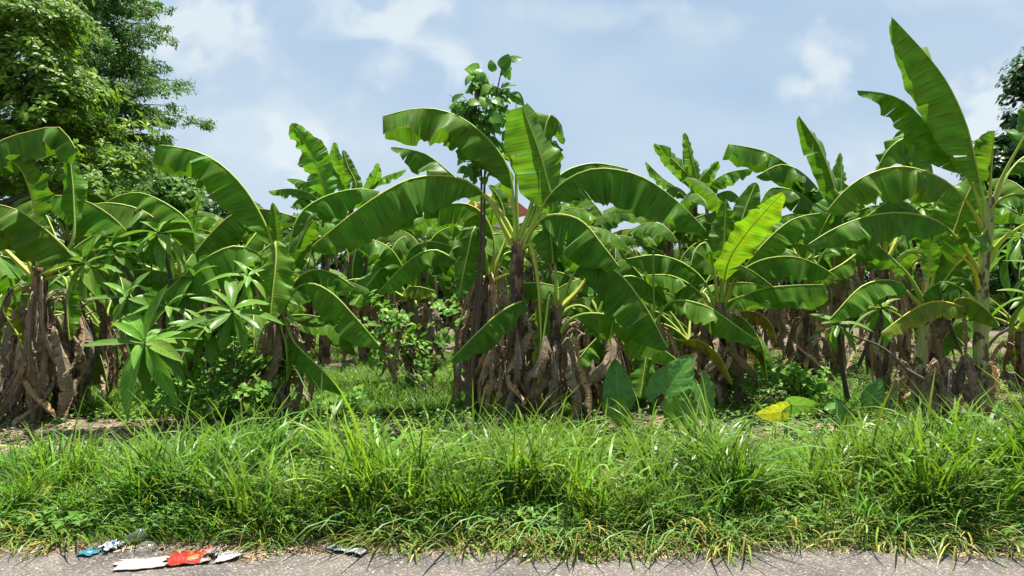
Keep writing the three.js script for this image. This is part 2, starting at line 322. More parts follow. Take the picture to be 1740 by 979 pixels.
// the leaves below are given by points on the photograph and the distance at which they stand
bananaPlant({ x: 62, d: 8.1, seed: 2, label: 'banana plant at the left edge wrapped in grey dead leaves', stem: [[64, 620], [66, 540], [68, 455]], r0: 0.14, r1: 0.09, dead: 26, deadTop: 500, deadDrop: [0.7, 1.4], spread: 0.34, leaves: [
  [[[72, 470], [110, 452], [128, 445], [70, 385], [20, 354], [-70, 342]], { hw: 0.46, fold: 1.15, dz: 0.5, pet: 0.18, ragged: 0.1 }],
  [[[55, 470], [-30, 380], [-60, 300], [0, 241], [60, 222], [104, 218], [118, 236], [131, 258]], { hw: 0.42, fold: 1.2, dz: 0.2, pet: 0.3, ragged: 0.1, tipCut: 0.12 }],
  [[[75, 460], [120, 420], [125, 340], [118, 262]], { hw: 0.19, n: CAMN(0.5), fold: 0.5, pet: 0.42, ragged: 0.5, dz: -0.3 }],
  [[[66, 460], [64, 390], [50, 322], [30, 282], [8, 268]], { hw: 0.26, n: CAMN(-0.7, 0.2), fold: 0.6, pet: 0.4, ragged: 0.3, dz: 0.2 }],
  [[[60, 470], [52, 455], [28, 410], [-10, 400], [-60, 430]], { hw: 0.28, fold: 1.1, dz: 0.3, pet: 0.3, tint: [1.7, 1.15, 0.8], edge: OLD, edgeAt: 0.9 }],
  [[[75, 475], [105, 470], [113, 480], [114, 530], [118, 580]], { hw: 0.17, n: CAMN(-0.2), fold: 0.8, pet: 0.25, ragged: 0.4, dz: 0.25 }],
  [[[60, 480], [20, 500], [5, 520], [30, 570], [48, 610]], { hw: 0.14, n: CAMN(), fold: 0.9, pet: 0.3, tint: [3.2, 1.5, 0.5], edge: OLD, edgeAt: 0.6, ragged: 0.7, dz: 0.4 }],
] });
bananaPlant({ x: 135, d: 8.9, seed: 3, label: 'brown banana stem behind the dead leaves at the left', stem: [[133, 620], [130, 540], [128, 470]], dead: 14, deadTop: 520, spread: 0.3, leaves: [
  [[[128, 480], [150, 470], [220, 405], [190, 370], [140, 340], [60, 331]], { hw: 0.45, fold: 1.15, dz: 0.4, pet: 0.28, ragged: 0.1 }],
  [[[130, 475], [180, 420], [230, 385], [265, 395], [290, 440]], { hw: 0.32, fold: 1.0, dz: -0.4, ragged: 0.4 }],
  [[[126, 475], [95, 405], [85, 380], [70, 360], [30, 372]], { hw: 0.25, fold: 0.9, dz: -0.5, ragged: 0.3 }],
  [[[130, 480], [165, 490], [205, 480], [230, 520], [240, 545]], { hw: 0.25, fold: 1.0, dz: 0.4, ragged: 0.4 }],
] });
bananaPlant({ x: 300, d: 9.4, seed: 4, label: 'banana plant behind the shrub with long glossy leaves, at the left', stem: [[302, 620], [304, 540], [308, 470]], dead: 10, leaves: [
  [[[306, 475], [330, 430], [322, 380], [270, 340], [225, 327], [175, 346]], { hw: 0.44, fold: 1.1, dz: 0.3, pet: 0.2, ragged: 0.1 }],
  [[[306, 478], [300, 430], [270, 378], [225, 352], [160, 347], [110, 372]], { hw: 0.42, fold: 1.1, dz: 0.7, pet: 0.22, ragged: 0.15 }],
  [[[308, 475], [340, 420], [400, 362], [450, 356], [510, 372]], { hw: 0.4, fold: 1.1, dz: 0.2, pet: 0.15, ragged: 0.25 }],
  [[[305, 480], [240, 450], [215, 448], [190, 470], [178, 510]], { hw: 0.2, fold: 0.7, n: CAMN(-0.6, 0.5), dz: 0.9, pet: 0.3, ragged: 0.6 }],
  [[[306, 480], [295, 455], [255, 430], [215, 432], [170, 447]], { hw: 0.22, fold: 0.9, dz: 0.6, pet: 0.3, ragged: 0.4 }],
] });
bananaPlant({ x: 478, d: 8.2, seed: 5, label: 'banana plant left of centre with one leaf snapped and hanging down', stem: [[478, 660], [476, 590], [478, 510]], r0: 0.12, r1: 0.08, dead: 13, deadTop: 560, deadDrop: [0.5, 1.0], leaves: [
  [[[474, 515], [466, 430], [446, 372], [402, 305], [345, 262], [268, 246]], { hw: 0.43, fold: 1.15, dz: 0.25, pet: 0.3, ragged: 0.05, tipCut: 0.15 }],
  [[[474, 520], [455, 455], [430, 426], [395, 419], [340, 445], [285, 493], [238, 535]], { hw: 0.42, keep: 1, fold: 0.75, n: V(-0.3, 0.75, 0.75), dz: 0.7, pet: 0.2, ragged: 0.15 }],
  [[[476, 510], [474, 440], [468, 409], [469, 440], [464, 490], [458, 548]], { hw: 0.21, keep: 1, n: CAMN(0, 0.2), fold: 0.35, dz: 0.6, pet: 0.42, ragged: 0.25, curl: 0.15, tint: [1.5, 1.3, 1.2] }],
  [[[482, 520], [500, 495], [523, 482], [560, 496], [602, 538], [648, 592]], { hw: 0.33, fold: 1.15, dz: 0.5, pet: 0.17, ragged: 0.05, tint: [1.1, 1, 0.9] }],
  [[[480, 530], [495, 575], [508, 592], [545, 627], [585, 671]], { hw: 0.22, fold: 1.1, dz: 0.6, pet: 0.25, ragged: 0.05 }],
  [[[482, 515], [494, 410], [508, 366], [545, 338], [600, 322], [645, 325]], { hw: 0.36, fold: 1.1, dz: -0.4, pet: 0.36, ragged: 0.15 }],
  [[[478, 510], [473, 440], [470, 390], [463, 345]], { hw: 0.1, n: CAMN(0.2), fold: -0.7, pet: 0.5, ragged: 0, dz: 0 }],
  [[[484, 520], [500, 480], [530, 460], [565, 465], [605, 490]], { hw: 0.3, fold: 1.1, dz: -0.3, pet: 0.2 }],
  [[[484, 525], [500, 545], [540, 539], [592, 543]], { hw: 0.14, fold: 1.0, dz: 0.2, pet: 0.25 }],
  [[[482, 515], [500, 430], [515, 400], [530, 375], [545, 385]], { hw: 0.18, fold: 0.6, n: CAMN(0.3, 0.5), dz: 0.2, pet: 0.3 }],
  [[[476, 530], [478, 560], [486, 590], [487, 650]], { hw: 0.1, fold: 1.2, n: CAMN(), dz: 0.4, pet: 0.3, tint: [2.0, 1.2, 0.7] }],
  [[[474, 520], [440, 470], [400, 450], [370, 470], [350, 500]], { hw: 0.25, fold: 1.0, dz: -0.4, ragged: 0.3 }],
] });
bananaPlant({ x: 812, d: 8.7, seed: 6, label: 'banana plant with dry crown left of the tall central plant', stem: [[818, 640], [824, 560], [832, 470]], dead: 15, deadTop: 480, deadDrop: [0.7, 1.2], leaves: [
  [[[830, 478], [822, 420], [808, 386], [793, 440], [779, 508]], { hw: 0.26, n: CAMN(-0.2, 0.1), fold: 0.4, dz: 0.45, pet: 0.3, ragged: 0.6, curl: 0.2 }],
  [[[832, 475], [840, 420], [825, 370], [795, 348], [745, 352], [688, 388]], { hw: 0.34, fold: 1.0, dz: -0.2, pet: 0.25, ragged: 0.7 }],
  [[[834, 475], [850, 430], [860, 400], [850, 340], [830, 315]], { hw: 0.16, n: CAMN(-0.4), fold: 0.6, pet: 0.4, dz: -0.4 }],
  [[[836, 480], [850, 450], [858, 432], [880, 430], [905, 450]], { hw: 0.2, fold: 1, pet: 0.4, dz: -0.4 }],
  [[[832, 485], [845, 475], [870, 465], [893, 456]], { hw: 0.05, fold: 1.2, pet: 0.7, dz: 0.5, tint: [2.5, 1.4, 0.8] }],
  [[[828, 478], [770, 440], [735, 425], [700, 440], [640, 500]], { hw: 0.3, fold: 1.05, pet: 0.25, dz: 0.2, ragged: 0.3 }],
] });
bananaPlant({ x: 875, d: 8.05, seed: 7, label: 'tall banana plant in the centre with a wide fan of arching leaves', stem: [[876, 640], [877, 540], [878, 470], [880, 412]], r0: 0.13, r1: 0.08, dead: 12, deadTop: 560, deadDrop: [0.5, 1.0], leaves: [
  [[[876, 415], [873, 350], [863, 284], [832, 240], [782, 200], [722, 184], [650, 198]], { hw: 0.47, fold: 1.2, dz: 0.15, pet: 0.24, ragged: 0.06, tipCut: 0.2 }],
  [[[872, 420], [845, 368], [814, 320], [768, 301], [700, 304], [620, 348], [524, 424]], { hw: 0.54, fold: 1.2, dz: 0.75, pet: 0.24, ragged: 0.06 }],
  [[[884, 415], [905, 385], [938, 368], [927, 295], [908, 235], [887, 182]], { hw: 0.43, n: CAMN(-0.25, 0.15), fa: 1.25, fb: 0.05, fold: 0.1, dz: 0.3, pet: 0.28, ragged: 0.04, tipCut: 0.1, curl: 0.05, amp: 0.022 }],
  [[[886, 415], [905, 385], [926, 343], [953, 313], [1012, 287], [1090, 301], [1150, 342], [1204, 396]], { hw: 0.5, fold: 1.2, dz: 0.5, pet: 0.2, ragged: 0.04 }],
  [[[886, 410], [910, 350], [935, 315], [962, 291], [1010, 278], [1068, 288]], { hw: 0.34, fold: 1.0, dz: -0.6, pet: 0.35, ragged: 0.06 }],
  [[[884, 430], [908, 386], [934, 366], [985, 374], [1020, 412], [1053, 455]], { hw: 0.46, fold: 1.1, dz: 0.75, pet: 0.25, ragged: 0.1 }],
  [[[876, 412], [850, 360], [815, 330], [770, 299], [722, 262], [664, 250]], { hw: 0.3, fold: 0.95, dz: -0.9, pet: 0.4, ragged: 0.1 }],
  [[[880, 410], [877, 330], [877, 240], [877, 165]], { hw: 0.03, n: CAMN(), fold: -1.4, pet: 0.25, ragged: 0, petR: 0.022, ribR: 0.02 }],
  [[[882, 408], [905, 340], [921, 250], [935, 196], [953, 212], [959, 246]], { hw: 0.24, fold: 0.8, n: V(0.6, 0.6, 0.5), dz: -0.6, pet: 0.45, ragged: 0.25 }],
  [[[883, 428], [898, 414], [910, 450], [917, 520], [919, 580], [913, 642]], { hw: 0.2, n: CAMN(-0.1), fold: 0.9, dz: 0.55, pet: 0.5, ragged: 0.45, tint: [1.9, 1.2, 0.8], edge: OLD, edgeAt: 0.55 }],
  [[[880, 530], [893, 512], [855, 528], [805, 572], [764, 615]], { hw: 0.28, fold: 1.05, dz: 0.7, pet: 0.12, ragged: 0.03 }],
  [[[884, 420], [900, 392], [925, 380], [935, 400], [940, 450]], { hw: 0.26, n: V(0.4, 0.4, 0.8), fold: 0.7, dz: 0.2, pet: 0.35 }],
  [[[888, 415], [925, 330], [940, 270], [945, 240], [935, 262]], { hw: 0.2, n: V(0.4, 0.4, 0.8), fold: 0.4, dz: -0.7, pet: 0.6 }],
] });
bananaPlant({ x: 938, d: 7.9, seed: 8, label: 'lower banana plant just right of the tall central plant', stem: [[940, 650], [943, 590], [946, 520]], r0: 0.12, r1: 0.07, dead: 14, deadTop: 580, deadDrop: [0.4, 0.9], spread: 0.34, leaves: [
  [[[948, 520], [970, 478], [988, 451], [1040, 457], [1090, 512], [1137, 596]], { hw: 0.46, fold: 1.0, n: V(0.2, 1, 0.3), dz: 0.7, pet: 0.2, ragged: 0.07 }],
  [[[946, 575], [962, 550], [990, 534], [1050, 541], [1100, 575], [1152, 613]], { hw: 0.32, fold: 1.1, dz: 0.4, pet: 0.2, ragged: 0.1, edge: YEL, edgeAt: 1.0 }],
  [[[944, 525], [936, 492], [928, 540], [920, 600], [914, 655]], { hw: 0.16, n: CAMN(0.1), fold: 0.9, dz: 0.45, pet: 0.2, ragged: 0.3, tint: [1.5, 1.15, 0.9] }],
  [[[946, 520], [944, 470], [940, 420], [937, 372]], { hw: 0.12, n: CAMN(0.3), fold: 0.4, pet: 0.5, ragged: 0.1, dz: -0.1 }],
  [[[950, 525], [985, 490], [1010, 440], [1000, 400], [985, 385]], { hw: 0.15, n: V(-0.5, 0.4, 0.7), fold: 0.5, pet: 0.5, dz: -0.4 }],
  [[[948, 540], [975, 520], [1000, 525], [1015, 555], [1020, 580]], { hw: 0.2, fold: 1.0, pet: 0.3, dz: 0.2, ragged: 0.2 }],
] });
bananaPlant({ x: 1000, d: 8.7, seed: 9, label: 'short banana plant with a broad skirt of brown dead leaves near the taro', stem: [[1002, 650], [1004, 600], [1010, 545]], r0: 0.12, dead: 22, deadTop: 560, deadDrop: [0.5, 1.0], spread: 0.42, leaves: [
  [[[1012, 550], [1030, 556], [1000, 590], [964, 636]], { hw: 0.24, fold: 1.0, dz: 0.6, pet: 0.15, edge: YEL, edgeAt: 0.95, ragged: 0.05 }],
  [[[1012, 550], [1060, 575], [1094, 598], [1093, 640], [1087, 678]], { hw: 0.19, n: CAMN(0.1, 0.2), fold: 0.35, dz: 0.5, pet: 0.4, ragged: 0.1 }],
  [[[1012, 550], [1030, 500], [1060, 470], [1100, 480], [1140, 520]], { hw: 0.3, fold: 1.1, dz: -0.3, ragged: 0.3 }],
  [[[1012, 552], [1025, 590], [1035, 595], [1040, 620], [1044, 640]], { hw: 0.12, fold: 1.1, dz: 0.5, ragged: 0.2, n: CAMN() }],
] });
bananaPlant({ x: 1118, d: 9.0, seed: 10, label: 'banana plant behind the thin bare pole', stem: [[1116, 640], [1114, 600], [1112, 550]], r0: 0.11, dead: 10, deadTop: 570, deadDrop: [0.4, 0.8], leaves: [
  [[[1114, 556], [1122, 535], [1142, 512], [1200, 521], [1245, 550], [1292, 583]], { hw: 0.34, fold: 1.1, dz: 0.6, pet: 0.16, ragged: 0.04, tint: [1.15, 1.05, 0.9] }],
  [[[1112, 555], [1095, 480], [1070, 450], [1050, 440], [1030, 480]], { hw: 0.25, fold: 1.1, dz: -0.3, ragged: 0.3 }],
  [[[1116, 556], [1150, 578], [1190, 580], [1225, 610], [1246, 655]], { hw: 0.14, fold: 1.2, dz: 0.5, pet: 0.25, tint: OLD, edge: [2.2, 0.8, 0.5], edgeAt: 0.4, ragged: 0.7, ribTint: [1.2, 0.9, 0.7] }],
] });
bananaPlant({ x: 1222, d: 9.2, seed: 11, label: 'banana plant right of centre with one glowing yellow-green upright leaf', stem: [[1222, 620], [1222, 570], [1222, 515]], r0: 0.13, r1: 0.08, dead: 20, deadTop: 545, deadDrop: [0.5, 0.9], spread: 0.36, leaves: [
  [[[1224, 520], [1230, 480], [1240, 440], [1270, 395], [1302, 358], [1332, 326]], { hw: 0.31, n: V(0.3, -0.5, 0.85), fold: -0.1, curl: -0.15, dz: 0.7, pet: 0.2, ragged: 0.14, amp: 0.035, keep: 1, tint: [2.1, 1.6, 0.8] }],
  [[[1228, 525], [1250, 472], [1290, 444], [1350, 437], [1398, 455], [1428, 476]], { hw: 0.38, fold: 1.15, dz: 0.3, pet: 0.24, ragged: 0.12 }],
  [[[1230, 540], [1258, 508], [1290, 493], [1345, 486], [1402, 484]], { hw: 0.3, fold: 1.1, dz: 0.55, pet: 0.25, ragged: 0.05, tipCut: 0.3 }],
  [[[1216, 525], [1195, 476], [1155, 445], [1112, 434], [1062, 441]], { hw: 0.36, fold: 1.15, dz: 0.3, pet: 0.2, ragged: 0.1 }],
  [[[1216, 530], [1180, 490], [1140, 469], [1098, 468]], { hw: 0.3, fold: 1.05, dz: 0.5, pet: 0.2, edge: YEL, edgeAt: 0.95 }],
  [[[1220, 520], [1212, 450], [1200, 413], [1182, 424], [1173, 455]], { hw: 0.22, fold: 0.8, n: V(-0.4, 0.7, 0.6), dz: 0.35, pet: 0.4, ragged: 0.05 }],
  [[[1224, 515], [1228, 450], [1231, 395], [1234, 340]], { hw: 0.24, n: CAMN(-0.1), fold: 0.6, pet: 0.3, dz: -0.2, ragged: 0.15 }],
  [[[1226, 515], [1245, 450], [1262, 370], [1285, 310]], { hw: 0.24, n: V(-0.4, 0.2, 0.9), fold: 0.3, pet: 0.4, dz: -0.3, ragged: 0.3 }],
  [[[1228, 520], [1265, 455], [1310, 402], [1350, 372], [1397, 362]], { hw: 0.34, n: V(-0.3, 0.8, 0.5), fold: 0.7, dz: -0.2, pet: 0.25, ragged: 0.2, tint: [1.15, 1.1, 0.95] }],
  [[[1230, 545], [1258, 530], [1290, 533], [1312, 555], [1320, 585]], { hw: 0.16, fold: 1.1, dz: 0.5, pet: 0.2, tint: [2.2, 0.75, 0.5], edge: [2.6, 0.8, 0.4], edgeAt: 0.5, ragged: 0.6, ribTint: [1, 0.7, 0.5] }],
  [[[1230, 540], [1275, 575], [1296, 600], [1304, 645]], { hw: 0.14, fold: 1.2, n: CAMN(0.4), dz: 0.6, pet: 0.25, tint: [1.3, 0.8, 0.7], edge: OLD, edgeAt: 0.6 }],
] });
bananaPlant({ x: 1378, d: 10.6, seed: 12, label: 'bare brown banana trunk behind the small whorled shrub at the right', stem: [[1376, 600], [1374, 540], [1380, 470]], r0: 0.16, r1: 0.11, dead: 10, deadTop: 540, deadDrop: [0.4, 0.8], spread: 0.2, leaves: [
  [[[1380, 475], [1400, 430], [1430, 410], [1480, 420], [1510, 450]], { hw: 0.34, fold: 1.1, dz: 0.3 }],
  [[[1378, 475], [1350, 430], [1310, 425], [1270, 450]], { hw: 0.34, fold: 1.1, dz: 0.3, ragged: 0.4 }],
  [[[1380, 470], [1385, 420], [1420, 350], [1450, 320]], { hw: 0.34, n: CAMN(0.2, 0.4), fold: 0.5, dz: -0.3, ragged: 0.4 }],
] });
bananaPlant({ x: 1558, d: 8.5, seed: 13, label: 'slender green banana plant beside the broken stump', stem: [[1562, 640], [1568, 580], [1574, 515]], r0: 0.10, r1: 0.06, mat: M.stemGreen, dead: 6, deadTop: 640, deadDrop: [0.35, 0.6], spread: 0.22, leaves: [
  [[[1572, 520], [1545, 470], [1508, 433], [1478, 412], [1436, 426]], { hw: 0.24, fold: 1.0, dz: 0.3, pet: 0.38, ragged: 0.05 }],
  [[[1574, 515], [1578, 470], [1580, 420], [1584, 386]], { hw: 0.16, n: CAMN(-0.6), fold: 0.5, pet: 0.3, dz: 0.1 }],
  [[[1570, 525], [1545, 500], [1523, 479], [1470, 484], [1408, 545]], { hw: 0.32, fold: 1.05, dz: 0.6, pet: 0.22, ragged: 0.04, tint: [1.05, 1.1, 1] }],
  [[[1576, 520], [1590, 500], [1615, 476], [1645, 476], [1665, 505]], { hw: 0.22, fold: 1.05, dz: 0.2, pet: 0.25 }],
  [[[1578, 515], [1595, 440], [1618, 400], [1640, 340], [1662, 296]], { hw: 0.36, n: V(-0.5, 0.25, 0.85), fold: 0.2, dz: -0.2, pet: 0.25, ragged: 0.08, tint: [1.25, 1.2, 0.9] }],
  [[[1576, 515], [1610, 470], [1640, 430], [1670, 400]], { hw: 0.34, n: V(0.3, 0.5, 0.8), fold: 0.5, dz: 0.15, pet: 0.2, ragged: 0.1 }],
] });
bananaPlant({ x: 1666, d: 8.2, seed: 14, label: 'tallest banana plant at the right with a big leaf standing against the sky', stem: [[1666, 640], [1667, 560], [1670, 470], [1678, 395], [1682, 335]], r0: 0.11, r1: 0.06, mat: M.stemGreen, dead: 3, deadTop: 640, deadDrop: [0.3, 0.5], spread: 0.2, leaves: [
  [[[1678, 395], [1672, 340], [1661, 290], [1642, 212], [1604, 132], [1555, 72], [1514, 28]], { hw: 0.52, n: CAMN(-0.15, 0.05), fa: 1.2, fb: 0.0, dz: 0.2, pet: 0.2, ragged: 0.1, curl: 0.05, amp: 0.025 }],
  [[[1676, 390], [1655, 320], [1615, 262], [1568, 203], [1522, 165], [1456, 154]], { hw: 0.36, fold: 0.8, n: V(0, 1, 0.5), dz: -0.6, pet: 0.3, ragged: 0.25 }],
  [[[1674, 400], [1655, 362], [1620, 318], [1572, 292], [1520, 284], [1452, 310], [1402, 362]], { hw: 0.47, fold: 1.15, dz: 0.35, pet: 0.2, ragged: 0.1 }],
  [[[1668, 470], [1640, 424], [1603, 382], [1545, 363], [1480, 367], [1420, 388], [1370, 418]], { hw: 0.38, fold: 1.15, dz: 0.6, pet: 0.24, ragged: 0.1 }],
  [[[1682, 350], [1684, 300], [1687, 262], [1690, 222]], { hw: 0.3, n: CAMN(0, 0.1), fold: 0.85, dz: 0.25, pet: 0.3, ragged: 0.1, curl: 0.5 }],
  [[[1684, 360], [1705, 300], [1740, 235], [1790, 150]], { hw: 0.4, n: V(-0.5, 0.6, 0.6), fold: 0.7, dz: 0.3, pet: 0.5 }],
  [[[1684, 365], [1700, 320], [1730, 275], [1760, 262], [1800, 290]], { hw: 0.34, fold: 1.1, dz: -0.2, pet: 0.4 }],
  [[[1684, 370], [1690, 350], [1715, 332], [1760, 335], [1800, 365]], { hw: 0.28, fold: 1.0, dz: 0.5, pet: 0.16, ragged: 0.2 }],
  [[[1676, 450], [1700, 412], [1745, 380], [1800, 350], [1870, 360]], { hw: 0.4, fold: 1.1, dz: 0.4, pet: 0.45, petR: 0.04, ribTint: [1.25, 1.2, 0.6] }],
  [[[1666, 500], [1655, 460], [1635, 437], [1618, 431]], { hw: 0.06, fold: 1.1, dz: 0.4, pet: 0.7, petR: 0.03, ribTint: [1.4, 1.15, 0.4], tint: YEL }],
  [[[1664, 545], [1645, 528], [1600, 513], [1560, 522], [1495, 568]], { hw: 0.26, fold: 1.1, dz: 0.8, pet: 0.14, tint: [1.7, 1.05, 0.7], edge: OLD, edgeAt: 0.7, ragged: 0.25, ribTint: [1.3, 1, 0.5] }],
  [[[1662, 530], [1620, 512], [1645, 507], [1680, 530], [1700, 556]], { hw: 0.24, fold: 1.1, dz: 0.5, pet: 0.2, tint: [1.6, 1.05, 0.7], edge: OLD, edgeAt: 0.95, ragged: 0.1 }],
  [[[1664, 520], [1630, 488], [1600, 480], [1570, 500], [1560, 520]], { hw: 0.2, fold: 1.0, dz: -0.4, pet: 0.3 }],
  [[[1680, 380], [1668, 400], [1650, 400], [1640, 380]], { hw: 0.22, n: V(-0.3, 0.8, 0.5), fold: 0.9, dz: 0.5, pet: 0.1 }],
] });

// ---------------------------------------------------------------- plants a little farther back that stand out against the sky
const MID = { group: 'banana plants of the second row' };
bananaPlant({ ...MID, x: 1425, d: 12, seed: 15, label: 'second-row banana plant with a narrow upright leaf against the sky', stem: [[1424, 520], [1424, 400]], r0: 0.15, dead: 5, leaves: [
  [[[1424, 405], [1424, 350], [1412, 300], [1390, 245], [1357, 197]], { hw: 0.34, n: CAMN(-0.1), fa: 0.9, fb: 0.2, pet: 0.2, dz: 0.2, ragged: 0.1, amp: 0.025 }],
  [[[1420, 405], [1390, 330], [1345, 285], [1300, 258], [1238, 245]], { hw: 0.42, fold: 1.1, pet: 0.2, dz: 0.2, ragged: 0.05, tipCut: 0.25 }],
  [[[1420, 405], [1400, 340], [1370, 300], [1330, 280], [1285, 300]], { hw: 0.4, fold: 1.1, pet: 0.2, dz: 0.6, ragged: 0.15 }],
  [[[1420, 410], [1390, 360], [1360, 330], [1310, 320], [1290, 350]], { hw: 0.36, fold: 1.0, pet: 0.2, dz: 1.0, ragged: 0.3 }],
  [[[1426, 405], [1428, 350], [1430, 300], [1429, 260]], { hw: 0.18, n: CAMN(0.4), fold: 0.3, pet: 0.4, dz: -0.4 }],
  [[[1428, 405], [1445, 340], [1480, 300], [1520, 310]], { hw: 0.36, fold: 1.0, pet: 0.25, dz: -0.4, ragged: 0.3 }],
  [[[1428, 405], [1460, 360], [1500, 350], [1530, 380]], { hw: 0.34, fold: 1.0, pet: 0.25, dz: 0.6, ragged: 0.3 }],
] });
bananaPlant({ ...MID, x: 1590, d: 10, seed: 16, label: 'second-row banana plant whose dark leaf arches over beside the tallest plant', stem: [[1590, 520], [1590, 400]], r0: 0.12, dead: 5, leaves: [
  [[[1590, 410], [1588, 330], [1576, 262], [1546, 233], [1512, 252], [1488, 292]], { hw: 0.42, n: V(0.2, 0.7, 0.6), fold: 0.75, pet: 0.25, dz: 0.3, ragged: 0.15 }],
  [[[1590, 410], [1592, 330], [1560, 240], [1530, 222], [1500, 270]], { hw: 0.4, fold: 1.1, pet: 0.3, dz: -0.5, ragged: 0.2 }],
  [[[1590, 410], [1610, 340], [1640, 310], [1680, 330]], { hw: 0.38, fold: 1.1, pet: 0.25, dz: -0.3, ragged: 0.2 }],
  [[[1588, 410], [1560, 360], [1520, 340], [1470, 370]], { hw: 0.38, fold: 1.1, pet: 0.25, dz: 0.4, ragged: 0.3 }],
] });
bananaPlant({ ...MID, x: 1500, d: 10.4, seed: 17, label: 'banana plant with many yellow leaf stalks behind the slender green plant', stem: [[1500, 560], [1502, 455]], r0: 0.13, dead: 12, deadTop: 480, leaves: [
  ...[[1475, 395, 1440, 360], [1490, 400, 1480, 350], [1505, 400, 1510, 340], [1530, 390, 1575, 345], [1520, 420, 1560, 395], [1470, 425, 1430, 450], [1545, 430, 1600, 440]].map(([a, b, c, e], i) => [[[1502, 460], [lerp(1502, a, 0.6), lerp(460, b, 0.6)], [a, b], [c, e], [c + (c - a) * 1.2, e + 25]], { hw: 0.26, fold: 0.9, pet: 0.5, dz: (i % 3 - 1) * 0.5, ragged: 0.3, petR: 0.04, ribTint: [1.25, 1.15, 0.7] }]),
] });
bananaPlant({ ...MID, x: 1180, d: 15, seed: 18, label: 'far banana plant with two dark blades crossing against the sky, right of centre', stem: [[1180, 470], [1180, 345]], r0: 0.15, dead: 3, leaves: [
  [[[1180, 350], [1178, 312], [1150, 278], [1111, 244]], { hw: 0.26, n: V(-0.3, 0.5, 0.7), fold: 0.5, pet: 0.15, dz: 0.4, ragged: 0.5 }],
  [[[1182, 350], [1184, 310], [1174, 262], [1163, 226]], { hw: 0.24, n: CAMN(0.4), fold: 0.3, pet: 0.15, dz: 0.2, ragged: 0.5 }],
  [[[1174, 350], [1168, 340], [1195, 300], [1221, 274]], { hw: 0.3, n: V(-0.3, 0.5, 0.7), fold: 0.5, pet: 0.1, dz: 0.7, ragged: 0.2 }],
  [[[1182, 350], [1200, 320], [1235, 295], [1282, 286]], { hw: 0.34, fold: 0.9, pet: 0.15, dz: 0.3, ragged: 0.5 }],
  [[[1176, 350], [1150, 320], [1128, 305], [1097, 275]], { hw: 0.22, fold: 0.9, pet: 0.15, dz: 0.3, ragged: 0.4 }],
  [[[1178, 350], [1160, 325], [1140, 318], [1120, 340]], { hw: 0.3, fold: 0.9, pet: 0.15, dz: 0.5, ragged: 0.4 }],
  [[[1180, 350], [1210, 335], [1240, 325], [1265, 345]], { hw: 0.3, fold: 0.9, pet: 0.15, dz: 0.5, ragged: 0.5 }],
  [[[1180, 345], [1172, 310], [1163, 285], [1160, 255]], { hw: 0.05, fold: -1, n: CAMN(), pet: 0.3, ragged: 0 }],
] });
bananaPlant({ ...MID, x: 552, d: 14, seed: 19, label: 'second-row banana plant with a broad pale upright leaf, left of centre', stem: [[552, 480], [552, 360]], r0: 0.15, dead: 3, leaves: [
  [[[552, 365], [552, 330], [535, 275], [515, 240], [495, 210]], { hw: 0.42, n: V(0.1, 0.1, 1), fold: 0.3, pet: 0.12, dz: 0.3, ragged: 0.35, amp: 0.1, tint: [1.1, 1.15, 1.1] }],
  [[[548, 365], [535, 335], [500, 322], [456, 325]], { hw: 0.28, fold: 0.8, pet: 0.15, dz: 0.5, ragged: 0.5 }],
  [[[548, 365], [540, 325], [515, 308], [488, 304]], { hw: 0.24, fold: 0.8, pet: 0.15, dz: -0.5, ragged: 0.5 }],
  [[[548, 370], [530, 345], [510, 338], [494, 352]], { hw: 0.28, fold: 0.9, pet: 0.15, dz: 0.6, ragged: 0.5 }],
  [[[556, 365], [575, 340], [600, 335], [630, 350]], { hw: 0.32, fold: 0.9, pet: 0.15, dz: 0.4, ragged: 0.5 }],
] });
bananaPlant({ ...MID, x: 596, d: 17, seed: 20, label: 'far banana plant with wind-torn feathery leaves, left of centre', stem: [[596, 470], [596, 345]], r0: 0.16, dead: 3, leaves: [
  [[[594, 350], [582, 310], [572, 280], [568, 242]], { hw: 0.24, n: CAMN(0.3), fold: 0.3, pet: 0.1, dz: 0.3, ragged: 1.1 }],
  [[[592, 350], [580, 310], [566, 285], [555, 268]], { hw: 0.3, n: V(-0.4, 0.5, 0.6), fold: 0.4, pet: 0.1, dz: 0.6, ragged: 0.9 }],
  [[[598, 350], [605, 315], [590, 280], [583, 255]], { hw: 0.2, n: CAMN(), fold: 0.3, pet: 0.1, dz: -0.4, ragged: 1.1 }],
  [[[600, 350], [625, 315], [655, 300], [690, 288]], { hw: 0.26, fold: 0.7, pet: 0.1, dz: 0.2, ragged: 1.2 }],
  [[[600, 350], [625, 325], [638, 300], [642, 278]], { hw: 0.2, n: CAMN(0.5, 0.3), fold: 0.4, pet: 0.2, dz: 0.5, ragged: 0.8, tint: [1.4, 1.3, 1] }],
  [[[594, 350], [560, 330], [530, 325], [505, 335]], { hw: 0.28, fold: 0.8, pet: 0.1, dz: 0.2, ragged: 1 }],
] });
